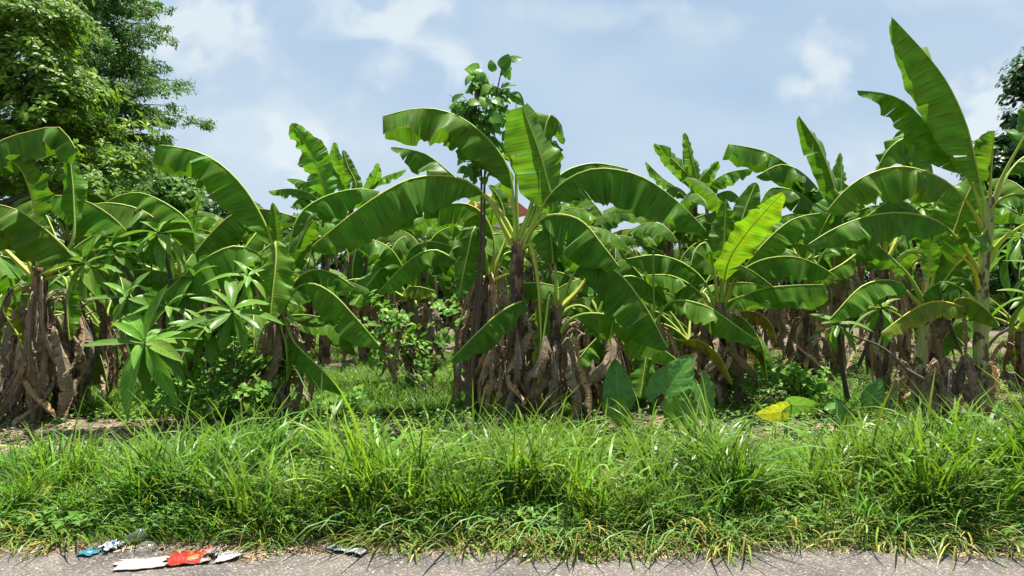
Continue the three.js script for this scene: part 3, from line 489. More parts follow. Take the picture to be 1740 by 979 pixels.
bananaPlant({ ...MID, x: 700, d: 10.8, seed: 21, label: 'second-row banana plant in the gap left of the sapling with a folded-over leaf', stem: [[698, 560], [698, 500]], r0: 0.13, dead: 16, deadTop: 530, deadDrop: [0.4, 0.9], spread: 0.4, leaves: [
  [[[698, 505], [690, 470], [665, 425], [630, 408], [598, 415]], { hw: 0.42, fold: 1.1, pet: 0.15, dz: 0.4, ragged: 0.2 }],
  [[[700, 505], [690, 440], [705, 418], [735, 411], [770, 420]], { hw: 0.36, fold: 1.1, pet: 0.25, dz: 0.2, ragged: 0.4, edge: OLD, edgeAt: 1.0 }],
  [[[696, 510], [655, 455], [625, 485], [600, 520]], { hw: 0.36, n: V(0.4, 0.7, 0.6), fold: 0.5, pet: 0.2, dz: 0.8, ragged: 0.05 }],
  [[[698, 510], [650, 520], [675, 545], [672, 560]], { hw: 0.2, fold: 1, pet: 0.2, dz: 0.6 }],
  [[[700, 510], [690, 492], [710, 488], [740, 495]], { hw: 0.22, fold: 1.1, pet: 0.2, dz: 0.8, tint: [1.5, 1.05, 0.8], edge: OLD, edgeAt: 0.8 }],
  [[[702, 505], [720, 430], [745, 395], [772, 384]], { hw: 0.34, fold: 1.0, pet: 0.25, dz: -0.3, ragged: 0.2 }],
  [[[704, 512], [715, 560], [722, 575], [728, 600]], { hw: 0.14, n: CAMN(), fold: 1, pet: 0.3, dz: 0.5 }],
  [[[696, 512], [640, 480], [600, 475], [560, 490]], { hw: 0.34, fold: 1.05, pet: 0.2, dz: 0.5, ragged: 0.2 }],
] });

// ---------------------------------------------------------------- the grove behind: five plants are built, the others are copies of these
function grownBanana(seed, h, spanDead, nLeaf) {
  const g = new THREE.Group(), R = rngOf(seed * 977 + 3), root = V(0, 0, 0), lean = V((R() - 0.5) * 0.3, h, (R() - 0.5) * 0.3);
  part(g, 'pseudostem', tubeGeo([V(0, -0.08, 0), V(lean.x * 0.3, h * 0.5, lean.z * 0.3), lean.clone()], (t) => lerp(0.105, 0.065, t), 12, 9, [1, 1, 1], true, 0.3, seed), R() < 0.3 ? M.stemGreen : M.stemDry);
  for (let k = 0; k < nLeaf; k++) {
    const az = k * 2.39996 + R() * 0.5, e0 = lerp(1.25, 0.6, k / nLeaf) + (R() - 0.5) * 0.2, len = 1.7 + 0.9 * R(), droop = lerp(1.4, 2.6, k / nLeaf) * (0.8 + 0.4 * R());
    const pts = [lean.clone()]; let p = lean.clone(); const K = 6;
    for (let i = 1; i <= K; i++) { const e = e0 - droop * Math.pow(i / K, 1.3); p = V(p.x + Math.cos(e) * Math.cos(az) * len / K, p.y + Math.sin(e) * len / K, p.z + Math.cos(e) * Math.sin(az) * len / K); pts.push(p); }
    const jt = 0.8 + 0.4 * R(), ty = 0.9 + 0.3 * R(), old = k > nLeaf - 3 && R() < 0.5;
    bananaLeaf(g, pts, { root, seed: seed * 60 + k, hw: 0.22 + 0.10 * R(), pet: 0.24, fold: 0.6 + 0.5 * R(), curl: 0.3, ragged: R() < 0.4 ? 0.8 : 0.25, ns: 26, nc: 4, tint: old ? [1.8, 1.05, 0.7] : [jt * ty, jt, jt], edge: old ? OLD : null, edgeAt: 0.8, n: V(Math.cos(az) * 0.15, 1, Math.sin(az) * 0.15) });
  }
  for (let k = 0; k < Math.round(spanDead * 1.4); k++) {
    const yy = h * (0.55 + 0.45 * R()), az = k * 2.4 + R();
    deadLeaf(g, V(Math.cos(az) * 0.07, yy, Math.sin(az) * 0.07), az, Math.min(yy - 0.05, 0.7 + 0.9 * R()), 0.1 + 0.25 * R(), seed * 400 + k, { root });
  }
  return g;
}
{
  const proto = [grownBanana(31, 1.75, 9, 9), grownBanana(32, 2.05, 10, 10), grownBanana(33, 1.5, 12, 8), grownBanana(34, 2.3, 8, 9), grownBanana(35, 1.15, 8, 8), grownBanana(36, 0.75, 5, 8), grownBanana(37, 0.9, 6, 8)];
  // photo x of the foot, distance, which plant, turn, size
  const rows = [
    ['row behind the front plants', 10.9, [[-60, 1], [55, 2], [390, 2], [905, 1], [1060, 2], [1170, 4], [1790, 1]]],
    ['middle row of the grove', 13.6, [[-30, 1], [110, 3], [270, 1], [420, 0], [510, 2], [620, 1], [720, 3], [830, 1], [960, 0], [1050, 1], [1130, 3], [1260, 1], [1350, 0], [1480, 3], [1580, 1], [1770, 0]]],
    ['far row of the grove', 17.5, [[40, 3], [170, 1], [330, 3], [450, 1], [650, 3], [780, 1], [900, 3], [1010, 1], [1100, 3], [1240, 3], [1320, 1], [1410, 3], [1540, 1]]],
  ];
  rows.unshift(['low row of young plants', 9.9, [[20, 5], [185, 6], [410, 6], [1045, 6], [1160, 5], [1740, 6]]]);
  const R = rngOf(4242), nth = ['first', 'second', 'third', 'fourth', 'fifth', 'sixth', 'seventh', 'eighth', 'ninth', 'tenth', 'eleventh', 'twelfth', 'thirteenth', 'fourteenth', 'fifteenth', 'sixteenth'];
  for (const [rowName, depth, list] of rows) list.forEach(([px, k], i) => {
    const d = depth + (R() - 0.5) * 1.6, x = (px - CX) / F * d, g = proto[k].clone();
    g.name = numbered('banana_plant'); g.position.set(x, groundY(x, -d), -d); g.rotation.y = R() * 6.283; g.scale.setScalar((0.9 + 0.22 * R()) * (depth > 16 ? 0.95 : depth > 13 ? 0.94 : 1));
    if (depth < 12 && depth > 10) g.scale.multiplyScalar(0.9);
    tag(g, `banana plant, ${nth[i]} from the left in the ${rowName}`, 'banana plant', 'banana plants of the grove behind'); scene.add(g);
  });
}

// ---------------------------------------------------------------- trees
function sprigGeo(seed, n, len, w, spreadUp, shape, opt = {}) {       // leaves round the end of a twig that points along +y
  const b = new GB(), R = rngOf(seed);
  for (let k = 0; k < n; k++) {
    const az = k * 2.4 + R() * 0.6, el = spreadUp + (R() - 0.5) * 0.7, l = len * (0.65 + 0.5 * R()), dir = V(Math.cos(az) * Math.cos(el), Math.sin(el), Math.sin(az) * Math.cos(el));
    const along = opt.stem ? V((R() - 0.5) * 0.3 * opt.stem, -R() * opt.stem, (R() - 0.5) * 0.3 * opt.stem) : V(0, 0, 0), c = 0.75 + 0.5 * R(), y = opt.yellow && R() < opt.yellow ? [1.75, 1.3, 0.8] : [1, 1, 1];
    ovalLeaf(b, l, l * w, shape, 0.2 + 0.3 * R(), 0.2, opt.segs ?? 4, [c * y[0], c * y[1], c * y[2]], leafMatrix(along.addScaledVector(dir, 0.15 * len), dir, V((R() - 0.5) * 0.6, 1, (R() - 0.5) * 0.6)));
  }
  return b.geo();
}
const dummy = new THREE.Object3D();
function instanced(parent, name, geo, mat, list, seed) {              // list of [pos, dir, size]
  const m = new THREE.InstancedMesh(geo, mat, list.length), R = rngOf(seed), c = new THREE.Color();
  list.forEach(([p, dir, s], i) => {
    dummy.position.copy(p); dummy.quaternion.setFromUnitVectors(V(0, 1, 0), dir); dummy.rotateY(R() * 6.28); dummy.scale.setScalar(s); dummy.updateMatrix(); m.setMatrixAt(i, dummy.matrix);
    const k = 0.8 + 0.4 * R(); m.setColorAt(i, c.setRGB(k * (0.92 + 0.2 * R()), k, k * (0.85 + 0.3 * R())));
  });
  m.name = name; m.castShadow = m.receiveShadow = true; m.userData.kind = 'stuff'; parent.add(m); return m;
}
// a tree whose branches end in pads of twigs
function leafyTree(o) {
  const { name = 'broadleaf_tree', label, base, trunkTop, r = 0.18, lobes, pads, per, padR, flat = 0.5, geos, mat, size = 1, seed = 1, hero = 0, heroName = 'leaf_cluster', group, partName = 'crown' } = o;
  const R = rngOf(seed * 71 + 9), t = thing(name, label, o.category ?? 'tree', base, group);
  const tp = V(trunkTop.x, trunkTop.y, trunkTop.z), mid = base.clone().lerp(tp, 0.5).add(V((R() - 0.5) * 0.4, 0, (R() - 0.5) * 0.4));
  part(t, 'trunk', tubeGeo([base.clone().add(V(0, -0.2, 0)), mid, tp], (u) => lerp(r, r * 0.35, u), 14, 9, [1, 1, 1], true, 0.25, seed), M.bark, base);
  const spots = [], bb = new GB();
  for (let k = 0; k < pads; k++) {
    const [c, rx, ry, rz] = lobes[Math.floor(R() * lobes.length)];
    let u; do { u = V(R() * 2 - 1, R() * 2 - 1, R() * 2 - 1); } while (u.length() > 1 || u.length() < (o.inner ?? 0.35));
    u.multiplyScalar(1 - 0.28 * noise2(u.x * 2.2 + 40 + seed, u.y * 2.2 + u.z + 40));
    const pc = V(c.x + u.x * rx, c.y + u.y * ry, c.z + u.z * rz), out = pc.clone().sub(c).setY(0).normalize();
    const from = base.clone().lerp(tp, clamp((pc.y - base.y) / (tp.y - base.y) * 0.75, 0.3, 1));
    if (k % (o.branchEvery ?? 2) === 0) tube(bb, [from, from.clone().lerp(pc, 0.5).add(V(0, 0.12 * from.distanceTo(pc) * (R() - 0.2), 0)), pc], (u2) => lerp(r * 0.3, 0.008, Math.pow(u2, 0.6)), 7, 5);
    for (let i = 0; i < per; i++) {
      const a = R() * 6.28, q = Math.sqrt(R()) * padR, p = V(pc.x + Math.cos(a) * q, pc.y + (R() + R() - 1) * padR * flat - q * 0.25 * (o.droop ?? 0.6), pc.z + Math.sin(a) * q);
      spots.push([p, V(Math.cos(a) * 0.5 + out.x * 0.5, 0.55 + 0.5 * R(), Math.sin(a) * 0.5 + out.z * 0.5).normalize(), size * (0.75 + 0.5 * R())]);
    }
  }
  part(t, 'branch', bb.geo(), M.bark, base);
  const cam = V(0, CAM_Y, 0); spots.sort((a, b) => a[0].distanceTo(cam) - b[0].distanceTo(cam));
  const inView = (p) => { const px = CX + p.x / -p.z * F, py = HOR - (p.y - CAM_Y) / -p.z * F; return px > 0 && px < 1740 && py > 0 && py < 420; };
  let made = 0; const rest = [];
  for (const s of spots) {
    if (made < hero && inView(s[0])) {
      const m = new THREE.Mesh(geos[made % geos.length], mat); m.name = heroName; m.castShadow = m.receiveShadow = true;
      m.position.copy(s[0]).sub(base); m.quaternion.setFromUnitVectors(V(0, 1, 0), s[1]); m.rotateY(R() * 6.28); m.scale.setScalar(s[2]); t.add(m); made++;
    } else rest.push(s);
  }
  geos.forEach((g, k) => { const list = rest.filter((_, i) => i % geos.length === k).map(([p, d, s]) => [p.clone().sub(base), d, s]); if (list.length) instanced(t, partName, g, mat, list, seed * 9 + k); });
  return t;
}
const G0 = (px, d) => { const x = (px - CX) / F * d; return V(x, groundY(x, -d), -d); };
const almondG = [1, 2, 3].map((s) => sprigGeo(s, 9, 0.135, 0.22, 0.35, 0.62, { segs: 4, yellow: 0.35 }));
leafyTree({ label: 'large tree at the left edge with whorls of yellowish glossy leaves', base: G0(-90, 13.5), trunkTop: P(-60, 60, 13.5), r: 0.22, seed: 3,
  lobes: [[P(-70, 240, 13.5), 3.2, 1.5, 2.4], [P(-90, 130, 13.5), 2.9, 1.5, 2.2], [P(-60, 10, 13.5), 2.6, 1.0, 2.0], [P(130, 255, 13.2), 1.5, 1.15, 1.2], [P(60, 150, 13.2), 1.4, 0.8, 1.1], [P(30, 30, 13.2), 1.3, 0.55, 1.1]], pads: 200, per: 15, padR: 0.45, geos: almondG, mat: M.almond, hero: 280, inner: 0.55 });
const smallG = [11, 12, 13].map((s) => sprigGeo(s, 16, 0.10, 0.26, 0.3, 0.5, { stem: 0.25, segs: 2 }));
{ // layered conical tree
  const d = 25, base = G0(168, d), top = P(165, -120, d), t = thing('conical_tree', 'tall conical tree with layered branches behind the yellowish tree', 'tree', base), R = rngOf(808);
  part(t, 'trunk', tubeGeo([base.clone().add(V(0, -0.2, 0)), P(166, 250, d), top], (u) => lerp(0.2, 0.03, u), 16, 8, [1, 1, 1], true, 0.15, 4), M.bark, base);
  const bb = new GB(), spots = [], nl = 19;
  for (let l = 0; l < nl; l++) {
    const y = lerp(P(0, 400, d).y, top.y, Math.pow(l / (nl - 1), 0.95)), reach = lerp(3.7, 1.2, Math.pow(l / (nl - 1), 1.7)), nb = 7;
    for (let k = 0; k < nb; k++) {
      const az = k / nb * 6.283 + l * 0.9 + R() * 0.5, len = reach * (0.6 + 0.5 * R()), a = V(base.x, y + (R() - 0.5) * 0.4, base.z), e = V(a.x + Math.cos(az) * len, a.y + len * (0.10 + 0.16 * R()), a.z + Math.sin(az) * len);
      tube(bb, [a, a.clone().lerp(e, 0.5).add(V(0, 0.12 * len, 0)), e], (u) => lerp(0.035, 0.006, u), 5, 4);
      const n = Math.round(len * 17);
      for (let i = 0; i < n; i++) {
        const s = 0.22 + 0.82 * R(), side = (R() + R() - 1) * 0.34 * len * (1.1 - 0.5 * s), p = a.clone().lerp(e, s).add(V(-Math.sin(az) * side, (R() - 0.5) * 0.16 + 0.12 * len * 4 * s * (1 - s) * 0.5, Math.cos(az) * side));
        spots.push([p.sub(base), V(Math.cos(az) * 0.7 + (R() - 0.5), 0.5, Math.sin(az) * 0.7 + (R() - 0.5)).normalize(), 1.25 * (0.8 + 0.5 * R())]);
      }
    }
  }
  part(t, 'branch', bb.geo(), M.bark, base);
  smallG.forEach((g, k) => instanced(t, 'crown', g, M.conic, spots.filter((_, i) => i % 3 === k), 500 + k));
}
const bushG = [21, 22, 23].map((s) => sprigGeo(s, 11, 0.15, 0.34, 0.3, 0.45, { stem: 0.2, segs: 3, yellow: 0.15 }));
const darkG = [31, 32, 33].map((s) => sprigGeo(s, 10, 0.13, 0.36, 0.25, 0.45, { stem: 0.22, segs: 3 }));
leafyTree({ name: 'bushy_tree', label: 'bright green bushy tree below the conical tree at the left', base: G0(235, 19), trunkTop: P(240, 330, 19), seed: 5, lobes: [[P(240, 350, 19), 1.5, 0.9, 1.2], [P(290, 330, 19.3), 0.7, 0.7, 0.9]], pads: 90, per: 12, padR: 0.4, geos: bushG, mat: M.bush, hero: 0 });
leafyTree({ name: 'bushy_tree', label: 'dark green bushy tree under the arching leaf, left of the sky gap', base: G0(365, 24), trunkTop: P(370, 360, 24), seed: 6, lobes: [[P(350, 370, 24), 1.7, 1.0, 1.5], [P(305, 320, 24), 0.9, 1.0, 1.0]], pads: 100, per: 11, padR: 0.45, geos: darkG, mat: M.darkTree, size: 1.2 });
leafyTree({ label: 'dark leafy tree at the right edge behind the tallest banana plant', base: G0(1790, 15), trunkTop: P(1790, 90, 15), seed: 7, r: 0.16, lobes: [[P(1760, 260, 15), 1.15, 1.1, 1.2], [P(1785, 130, 15), 0.85, 1.0, 0.9], [P(1690, 270, 15.2), 0.6, 0.6, 0.6], [P(1790, 400, 15), 1.0, 1.0, 1.2]], pads: 150, per: 11, padR: 0.4, geos: darkG, mat: M.darkTree, size: 1.15, hero: 120, droop: 0.2 });
leafyTree({ name: 'bushy_tree', label: 'dense dark shrub filling the shade at the right edge', base: G0(1770, 12.5), trunkTop: P(1770, 470, 12.5), category: 'shrub', seed: 8, r: 0.08, lobes: [[P(1770, 480, 12.5), 0.85, 0.65, 0.8], [P(1755, 395, 12.5), 0.6, 0.5, 0.7]], pads: 70, per: 11, padR: 0.3, geos: darkG, mat: M.darkTree });
// the hedge of bushes that closes the grove at the back
[[-40, 30, 380, 0], [120, 27, 390, 1], [430, 29, 395, 1], [560, 31, 400, 0], [690, 28, 392, 1], [800, 30, 398, 0], [930, 29, 390, 1], [1050, 31, 396, 0], [1170, 28, 385, 1], [1290, 30, 380, 0], [1400, 29, 375, 1], [1510, 30, 365, 0], [1620, 27, 340, 1], [1720, 29, 380, 0], [1830, 28, 370, 1]].forEach(([px, d, top, k], i) => {
  const c = P(px, top + 60, d), nm = ['first', 'second', 'third', 'fourth', 'fifth', 'sixth', 'seventh', 'eighth', 'ninth', 'tenth', 'eleventh', 'twelfth', 'thirteenth', 'fourteenth', 'fifteenth'][i];
  leafyTree({ name: 'bushy_tree', label: `bush closing the back of the grove, ${nm} from the left`, category: 'bush', group: 'bushes closing the back of the grove', base: G0(px, d), trunkTop: P(px, top + 50, d), seed: 40 + i, r: 0.1, lobes: [[c, 2.5, 1.15, 1.3], [V(c.x, 1.2, c.z), 2.6, 1.2, 1.2]], pads: 85, per: 9, padR: 0.55, geos: k ? bushG : darkG, mat: k ? M.bush : M.darkTree, size: 1.7 });
});
[[420, 95, 332, 3.2], [445, 100, 345, 3.6], [500, 105, 352, 4]].forEach(([px, d, top, s], i) => leafyTree({ name: 'distant_tree', label: ['grey-green distant tree beside the snapped leaf, left of the skyline gap', 'distant tree in the middle of the skyline gap', 'distant tree at the right of the skyline gap'][i], group: 'trees on the skyline', base: G0(px, d), trunkTop: P(px, top + 10, d), seed: 60 + i, r: 0.3, lobes: [[P(px, top + 45, d), s, 3.2, 2.5]], pads: 60, per: 10, padR: 1.0, geos: darkG, mat: M.darkTree, size: 4 }));

// ---------------------------------------------------------------- house far behind: an orange tiled roof
{
  const d = 62, base = G0(822, d), t = thing('house', 'distant house with an orange tiled roof seen between the banana leaves', 'house', base), yE = P(0, 372, d).y, yR = P(0, 335, d).y;
  const wall = new THREE.MeshStandardMaterial({ color: new THREE.Color().setRGB(0.6, 0.56, 0.5), roughness: 0.9 }), roofM = new THREE.MeshStandardMaterial({ color: new THREE.Color().setRGB(0.46, 0.17, 0.09), roughness: 0.85 });
  const w = new THREE.Mesh(new THREE.BoxGeometry(4.2, yE, 7), wall); w.name = 'wall'; w.position.y = yE / 2; t.add(w);
  const sh = new THREE.Shape(); sh.moveTo(-2.6, 0); sh.lineTo(0, yR - yE); sh.lineTo(2.6, 0); sh.closePath();
  const rg = new THREE.ExtrudeGeometry(sh, { depth: 9, bevelEnabled: false }); rg.translate(0, 0, -4.5);
  const rf = new THREE.Mesh(rg, roofM); rf.name = 'roof'; rf.position.y = yE + 0.01; rf.rotation.y = 0.35; t.add(rf);
  for (let k = -1; k <= 1; k++) { const wn = new THREE.Mesh(new THREE.BoxGeometry(1.1, 1.3, 0.1), new THREE.MeshStandardMaterial({ color: 0x2a2f33, roughness: 0.2 })); wn.name = 'window'; wn.position.set(k * 1.35, yE * 0.6, 3.52); t.add(wn); }
  shade(t);
}

// ---------------------------------------------------------------- tall sapling with two thin stems
function leafMesh(t, name, geo, mat, pos, dir, up, s = 1) {
  const m = new THREE.Mesh(geo, mat); m.name = name; m.castShadow = m.receiveShadow = true;
  m.applyMatrix4(leafMatrix(pos.clone().sub(t.position), dir, up)); m.scale.setScalar(s); t.add(m); return m;
}
const heartG = [0, 1, 2, 3].map((k) => { const b = new GB(), c = 0.85 + 0.12 * k; ovalLeaf(b, 1, 0.38 + 0.03 * k, 0.32, 0.25 + 0.12 * k, 0.16, 7, [c * (k == 3 ? 1.35 : 1), c * 1.03, c * 0.9], null, 0.06, 0.06); return b.geo(); });
{
  const d = 8.35, base = G0(788, d), t = thing('sapling', 'tall thin sapling with two dark stems and heart-shaped leaves at its top', 'sapling', base), R = rngOf(5150);
  const stems = [[[790, 720], [800, 600], [812, 480], [818, 380], [817, 260], [812, 150]], [[797, 715], [806, 600], [818, 480], [823, 380], [824, 290], [836, 200], [852, 120]]];
  for (const [k, s] of stems.entries()) part(t, 'stem', tubeGeo([V(base.x + k * 0.06, base.y - 0.05, base.z), ...s.map(([x, y]) => P(x, y, d - 0.04 * k))], (u) => lerp(0.034, 0.007, Math.pow(u, 0.6)), 26, 7, [1.2, 1.1, 1.0], true, 0.2, k), M.bark, base);
  const bb = new GB();
  const tip = (a, b) => tube(bb, [a, a.clone().lerp(b, 0.5).add(V(0, 0.03, 0)), b], (u) => lerp(0.007, 0.003, u), 4, 4, [0.7, 0.8, 0.6]);
  const twigs = [[816, 240, 770, 175], [816, 230, 785, 205], [817, 260, 790, 240], [812, 170, 800, 125], [812, 170, 822, 130], [828, 230, 850, 180], [836, 200, 870, 160], [836, 200, 866, 210], [824, 270, 850, 240], [824, 280, 858, 260], [817, 290, 800, 285], [823, 300, 838, 285], [817, 220, 835, 190], [852, 122, 862, 112], [812, 150, 812, 118], [817, 250, 830, 250], [836, 200, 855, 140], [814, 200, 800, 190]];
  for (let k = 0; k < 16; k++) { const a = R() * 6.28, q = Math.sqrt(R()); twigs.push([lerp(812, 826, R()), 150 + 160 * R(), 818 + Math.cos(a) * q * 62, 205 + Math.sin(a) * q * 95]); }
  for (const [ax, ay, ex, ey] of twigs) {
    const a = P(ax, ay, d), e = P(ex, ey, d - (R() - 0.5) * 0.7); tip(a, e);
    for (let k = 0; k < 8; k++) {
      const p = a.clone().lerp(e, 0.35 + 0.65 * R()).add(V((R() - 0.5) * 0.09, (R() - 0.5) * 0.09, (R() - 0.5) * 0.14)), az = R() * 6.28, dir = V(Math.cos(az), -0.2 - 0.5 * R() + (R() < 0.25 ? 0.9 : 0), Math.sin(az) * 0.8);
      leafMesh(t, 'leaf', heartG[Math.floor(R() * 4)], M.sapLeaf, p, dir, V((R() - 0.5) * 0.8, 0.7, 0.4 + R()), 0.09 + 0.08 * R());
    }
  }
  leafMesh(t, 'leaf', heartG[0], M.sapLeaf, P(853, 118, d), V(0.35, 0.85, 0), V(0, 0.1, 1), 0.2); leafMesh(t, 'leaf', heartG[1], M.sapLeaf, P(836, 122, d), V(0.05, 1, 0.1), V(0.5, 0.1, 1), 0.14);
  leafMesh(t, 'leaf', heartG[2], M.sapLeaf, P(815, 142, d), V(0, 1, 0), V(0.2, 0.1, 1), 0.19); leafMesh(t, 'leaf', heartG[0], M.sapLeaf, P(868, 160, d), V(0.5, -0.4, 0.2), V(0, 0.6, 1), 0.2);
  part(t, 'twig', bb.geo(), M.bark, base);
}
// ---------------------------------------------------------------- shrubs with whorls of long leaves
const longG = [0, 1, 2, 3].map((k) => { const b = new GB(), c = 0.8 + 0.18 * k; ovalLeaf(b, 1, 0.11 + 0.012 * k, 0.58, 0.08 + 0.2 * k, 0.4, 9, [c * (k == 2 ? 1.3 : 1), c, c * 0.95], null, 0.03); return b.geo(); });
function whorlShrub(label, px, d, whorls, group, len = 0.46) {
  const base = G0(px, d), t = thing('whorled_shrub', label, 'shrub', base, group), R = rngOf(px * 3 + 1);
  for (const [wx, wy, wd, s, fromX, fromY, n = 15] of whorls) {
    const c = P(wx, wy, wd), a = fromY ? P(fromX, fromY, lerp(d, wd, 0.4)) : V(base.x, base.y - 0.04, base.z);
    const mid = a.clone().lerp(c, 0.5).add(V((R() - 0.5) * 0.15, 0.05, 0.05)), axis = c.clone().sub(mid).normalize().add(V(0, 0.4, 0.25)).normalize();
    part(t, 'branch', tubeGeo([a, mid, c], (u) => lerp(fromY ? 0.025 : 0.04, 0.013, u), 10, 7, [0.75, 0.72, 0.7], true, 0.2, wx), M.bark, base);
    for (let k = 0; k < n; k++) {
      const az = k * 2.39996 + R() * 0.4, el = lerp(1.15, -1.0, Math.pow(k / n, 0.75)) + (R() - 0.5) * 0.25, side = V(1, 0, 0).addScaledVector(axis, -axis.x).normalize(), oth = axis.clone().cross(side);
      const dir = side.clone().multiplyScalar(Math.cos(az) * Math.cos(el)).addScaledVector(oth, Math.sin(az) * Math.cos(el)).addScaledVector(axis, Math.sin(el)).add(V(0, -0.12 * k / n, 0));
      leafMesh(t, 'leaf', longG[Math.floor(R() * 4)], M.shrubLeaf, c.clone().addScaledVector(axis, -0.05 * k / n), dir, axis.clone().add(V((R() - 0.5) * 0.4, 0.4, 0)), len * s * (0.7 + 0.45 * R()) * (k < 3 ? 0.7 : 1));
    }
  }
  return t;
}
whorlShrub('shrub with whorls of long drooping glossy leaves at the left', 318, 7.9, [[246, 583, 7.0, 1.2, 312, 640, 23], [142, 447, 7.6, 1.0, 205, 520, 20], [268, 395, 7.9, 0.9, 300, 520, 20], [395, 528, 7.2, 1.0, 330, 620, 20], [350, 555, 7.3, 0.85, 320, 630, 18], [215, 505, 7.4, 0.8, 250, 560, 15], [420, 470, 7.6, 0.7, 370, 560, 13], [285, 520, 7.5, 0.75, 300, 600, 14], [330, 470, 7.7, 0.7, 320, 560, 12], [190, 420, 7.8, 0.7, 240, 500, 13], [315, 640, 7.8, 0.5, 0, 0, 5]], 'shrubs with whorls of long leaves');
whorlShrub('small whorled shrub beneath the drooping leaf right of centre', 1445, 8.9, [[1424, 548, 8.5, 0.8, 0, 0, 15], [1500, 522, 8.8, 0.9, 1460, 620, 14]], 'shrubs with whorls of long leaves');
whorlShrub('whorled shrub with light green leaves at the right edge', 1790, 8.4, [[1775, 450, 8.3, 1.0, 0, 0, 16], [1752, 505, 8.0, 0.9, 0, 0, 14], [1735, 400, 9.2, 1.0, 0, 0, 15], [1712, 430, 9.6, 0.9, 0, 0, 13]], 'shrubs with whorls of long leaves');
whorlShrub('whorled shrub whose bright tuft rises among the banana leaves at the right', 1560, 10.8, [[1568, 352, 10.6, 1.05, 0, 0, 17], [1535, 340, 10.9, 0.8, 1555, 420, 12]], 'shrubs with whorls of long leaves');
// ---------------------------------------------------------------- big heart-shaped leaves of taro
const taroG = (() => { // a broad arrow-shaped blade with two lobes behind the stalk
  return [0, 1].map((v) => {
    const b = new GB(), rows = [], n = 14, m = 6;
    for (let k = 0; k <= n; k++) {
      const s = -0.28 + 1.28 * k / n, row = [], w = (s < 0 ? 0.40 * Math.sqrt(Math.max(0, 1 - (s / 0.29) ** 2)) * 0.9 + 0.02 : 0.41 * Math.pow(Math.cos(s * Math.PI / 2), 0.75)), gap = s < 0 ? 0.13 * (-s / 0.28) : 0;
      for (let j = -m; j <= m; j++) {
        const u = j / m, x = Math.sign(u) * gap + u * Math.max(0.004, w - gap * 0.5), vein = 0.03 * Math.cos((s * 9 - Math.abs(u) * 3) * Math.PI);
        row.push(b.v(x, s, 0.18 * Math.abs(x) - (0.14 + 0.2 * v) * s * Math.abs(s) + vein * Math.abs(u) + 0.05 * (noise2(s * 8 + 5 + v * 9, u * 5 + 8) - 0.5) * Math.abs(u), 0.5 + 0.46 * u, clamp((s + 0.28) / 1.28), [1, 1, 1]));
      }
      rows.push(row);
    }
    for (let k = 0; k < n; k++) for (let j = 0; j < 2 * m; j++) { if (k < 3 && (j === m || j === m - 1)) continue; b.q(rows[k][j], rows[k][j + 1], rows[k + 1][j + 1], rows[k + 1][j]); }
    return b.geo();
  });
})();
M.taroYellow = leafy(1.0, 0.92, 0.05, 0.5, 0.3); M.taroLime = leafy(0.36, 0.62, 0.07, 0.48, 0.3);
function taro(label, px, d, leaves, group = 'taro plants with heart-shaped leaves') {
  const base = G0(px, d), t = thing('taro_plant', label, 'taro', base, group);
  for (const [lx, ly, ld, s, dir, up, mat = M.taro, v = 0] of leaves) {
    const p = P(lx, ly, ld), m = leafMesh(t, 'leaf', taroG[v], mat, p, V(...dir), V(...up), s);
    const h = p.y - base.y; part(t, 'stalk', tubeGeo([V(base.x, base.y - 0.03, base.z), V(lerp(base.x, p.x, 0.3), base.y + h * 0.7, lerp(base.z, p.z, 0.3)), p.clone().add(V(0, 0.004, 0))], (u) => lerp(0.016, 0.007, u), 10, 6, [0.5, 0.9, 0.6]), M.rib, base);
  }
}
taro('large dark taro plant with crinkled heart-shaped leaves behind the grass', 1130, 7.7, [[1130, 672, 7.3, 0.5, [0.5, 0.75, -0.1], [-0.35, 0.5, 1]], [1188, 655, 7.7, 0.44, [0.3, -0.9, 0.1], [0.6, 0.4, 0.8]], [1155, 690, 7.3, 0.3, [0.4, -0.8, 0.3], [0, 0.5, 1], M.taro, 1], [1140, 688, 7.1, 0.24, [0.3, -1, 0.1], [0.2, 0.2, 1], M.taroLime]]);
taro('taro plant with one upright leaf below the hanging banana leaf', 1050, 7.7, [[1050, 680, 7.5, 0.42, [0, 0.9, -0.2], [0.2, 0.3, 1]], [1043, 690, 7.4, 0.3, [0.5, -0.8, 0.2], [-0.4, 0.6, 1], M.taroLime]]);
taro('low taro plant with a yellow leaf and a lime leaf in the grass', 1335, 7.3, [[1330, 698, 6.3, 0.24, [-1, -0.15, 0.25], [0.1, -0.35, 1], M.taroYellow], [1345, 688, 6.6, 0.22, [0.9, 0.02, 0.2], [0.1, -0.3, 1], M.taroLime]]);
taro('small dark taro plant between the lime leaf and the slender banana', 1455, 7.6, [[1480, 682, 7.6, 0.26, [0.3, 0.7, 0], [-0.4, 0.5, 1]], [1438, 728, 7.2, 0.3, [-0.2, 0.9, 0], [0.4, 0.1, 1]], [1452, 735, 7.1, 0.2, [0.5, 0.8, 0.1], [-0.3, 0.4, 1], M.taroLime], [1432, 694, 7.8, 0.24, [-0.8, 0.1, 0.3], [0, 1, 0.3]]]);
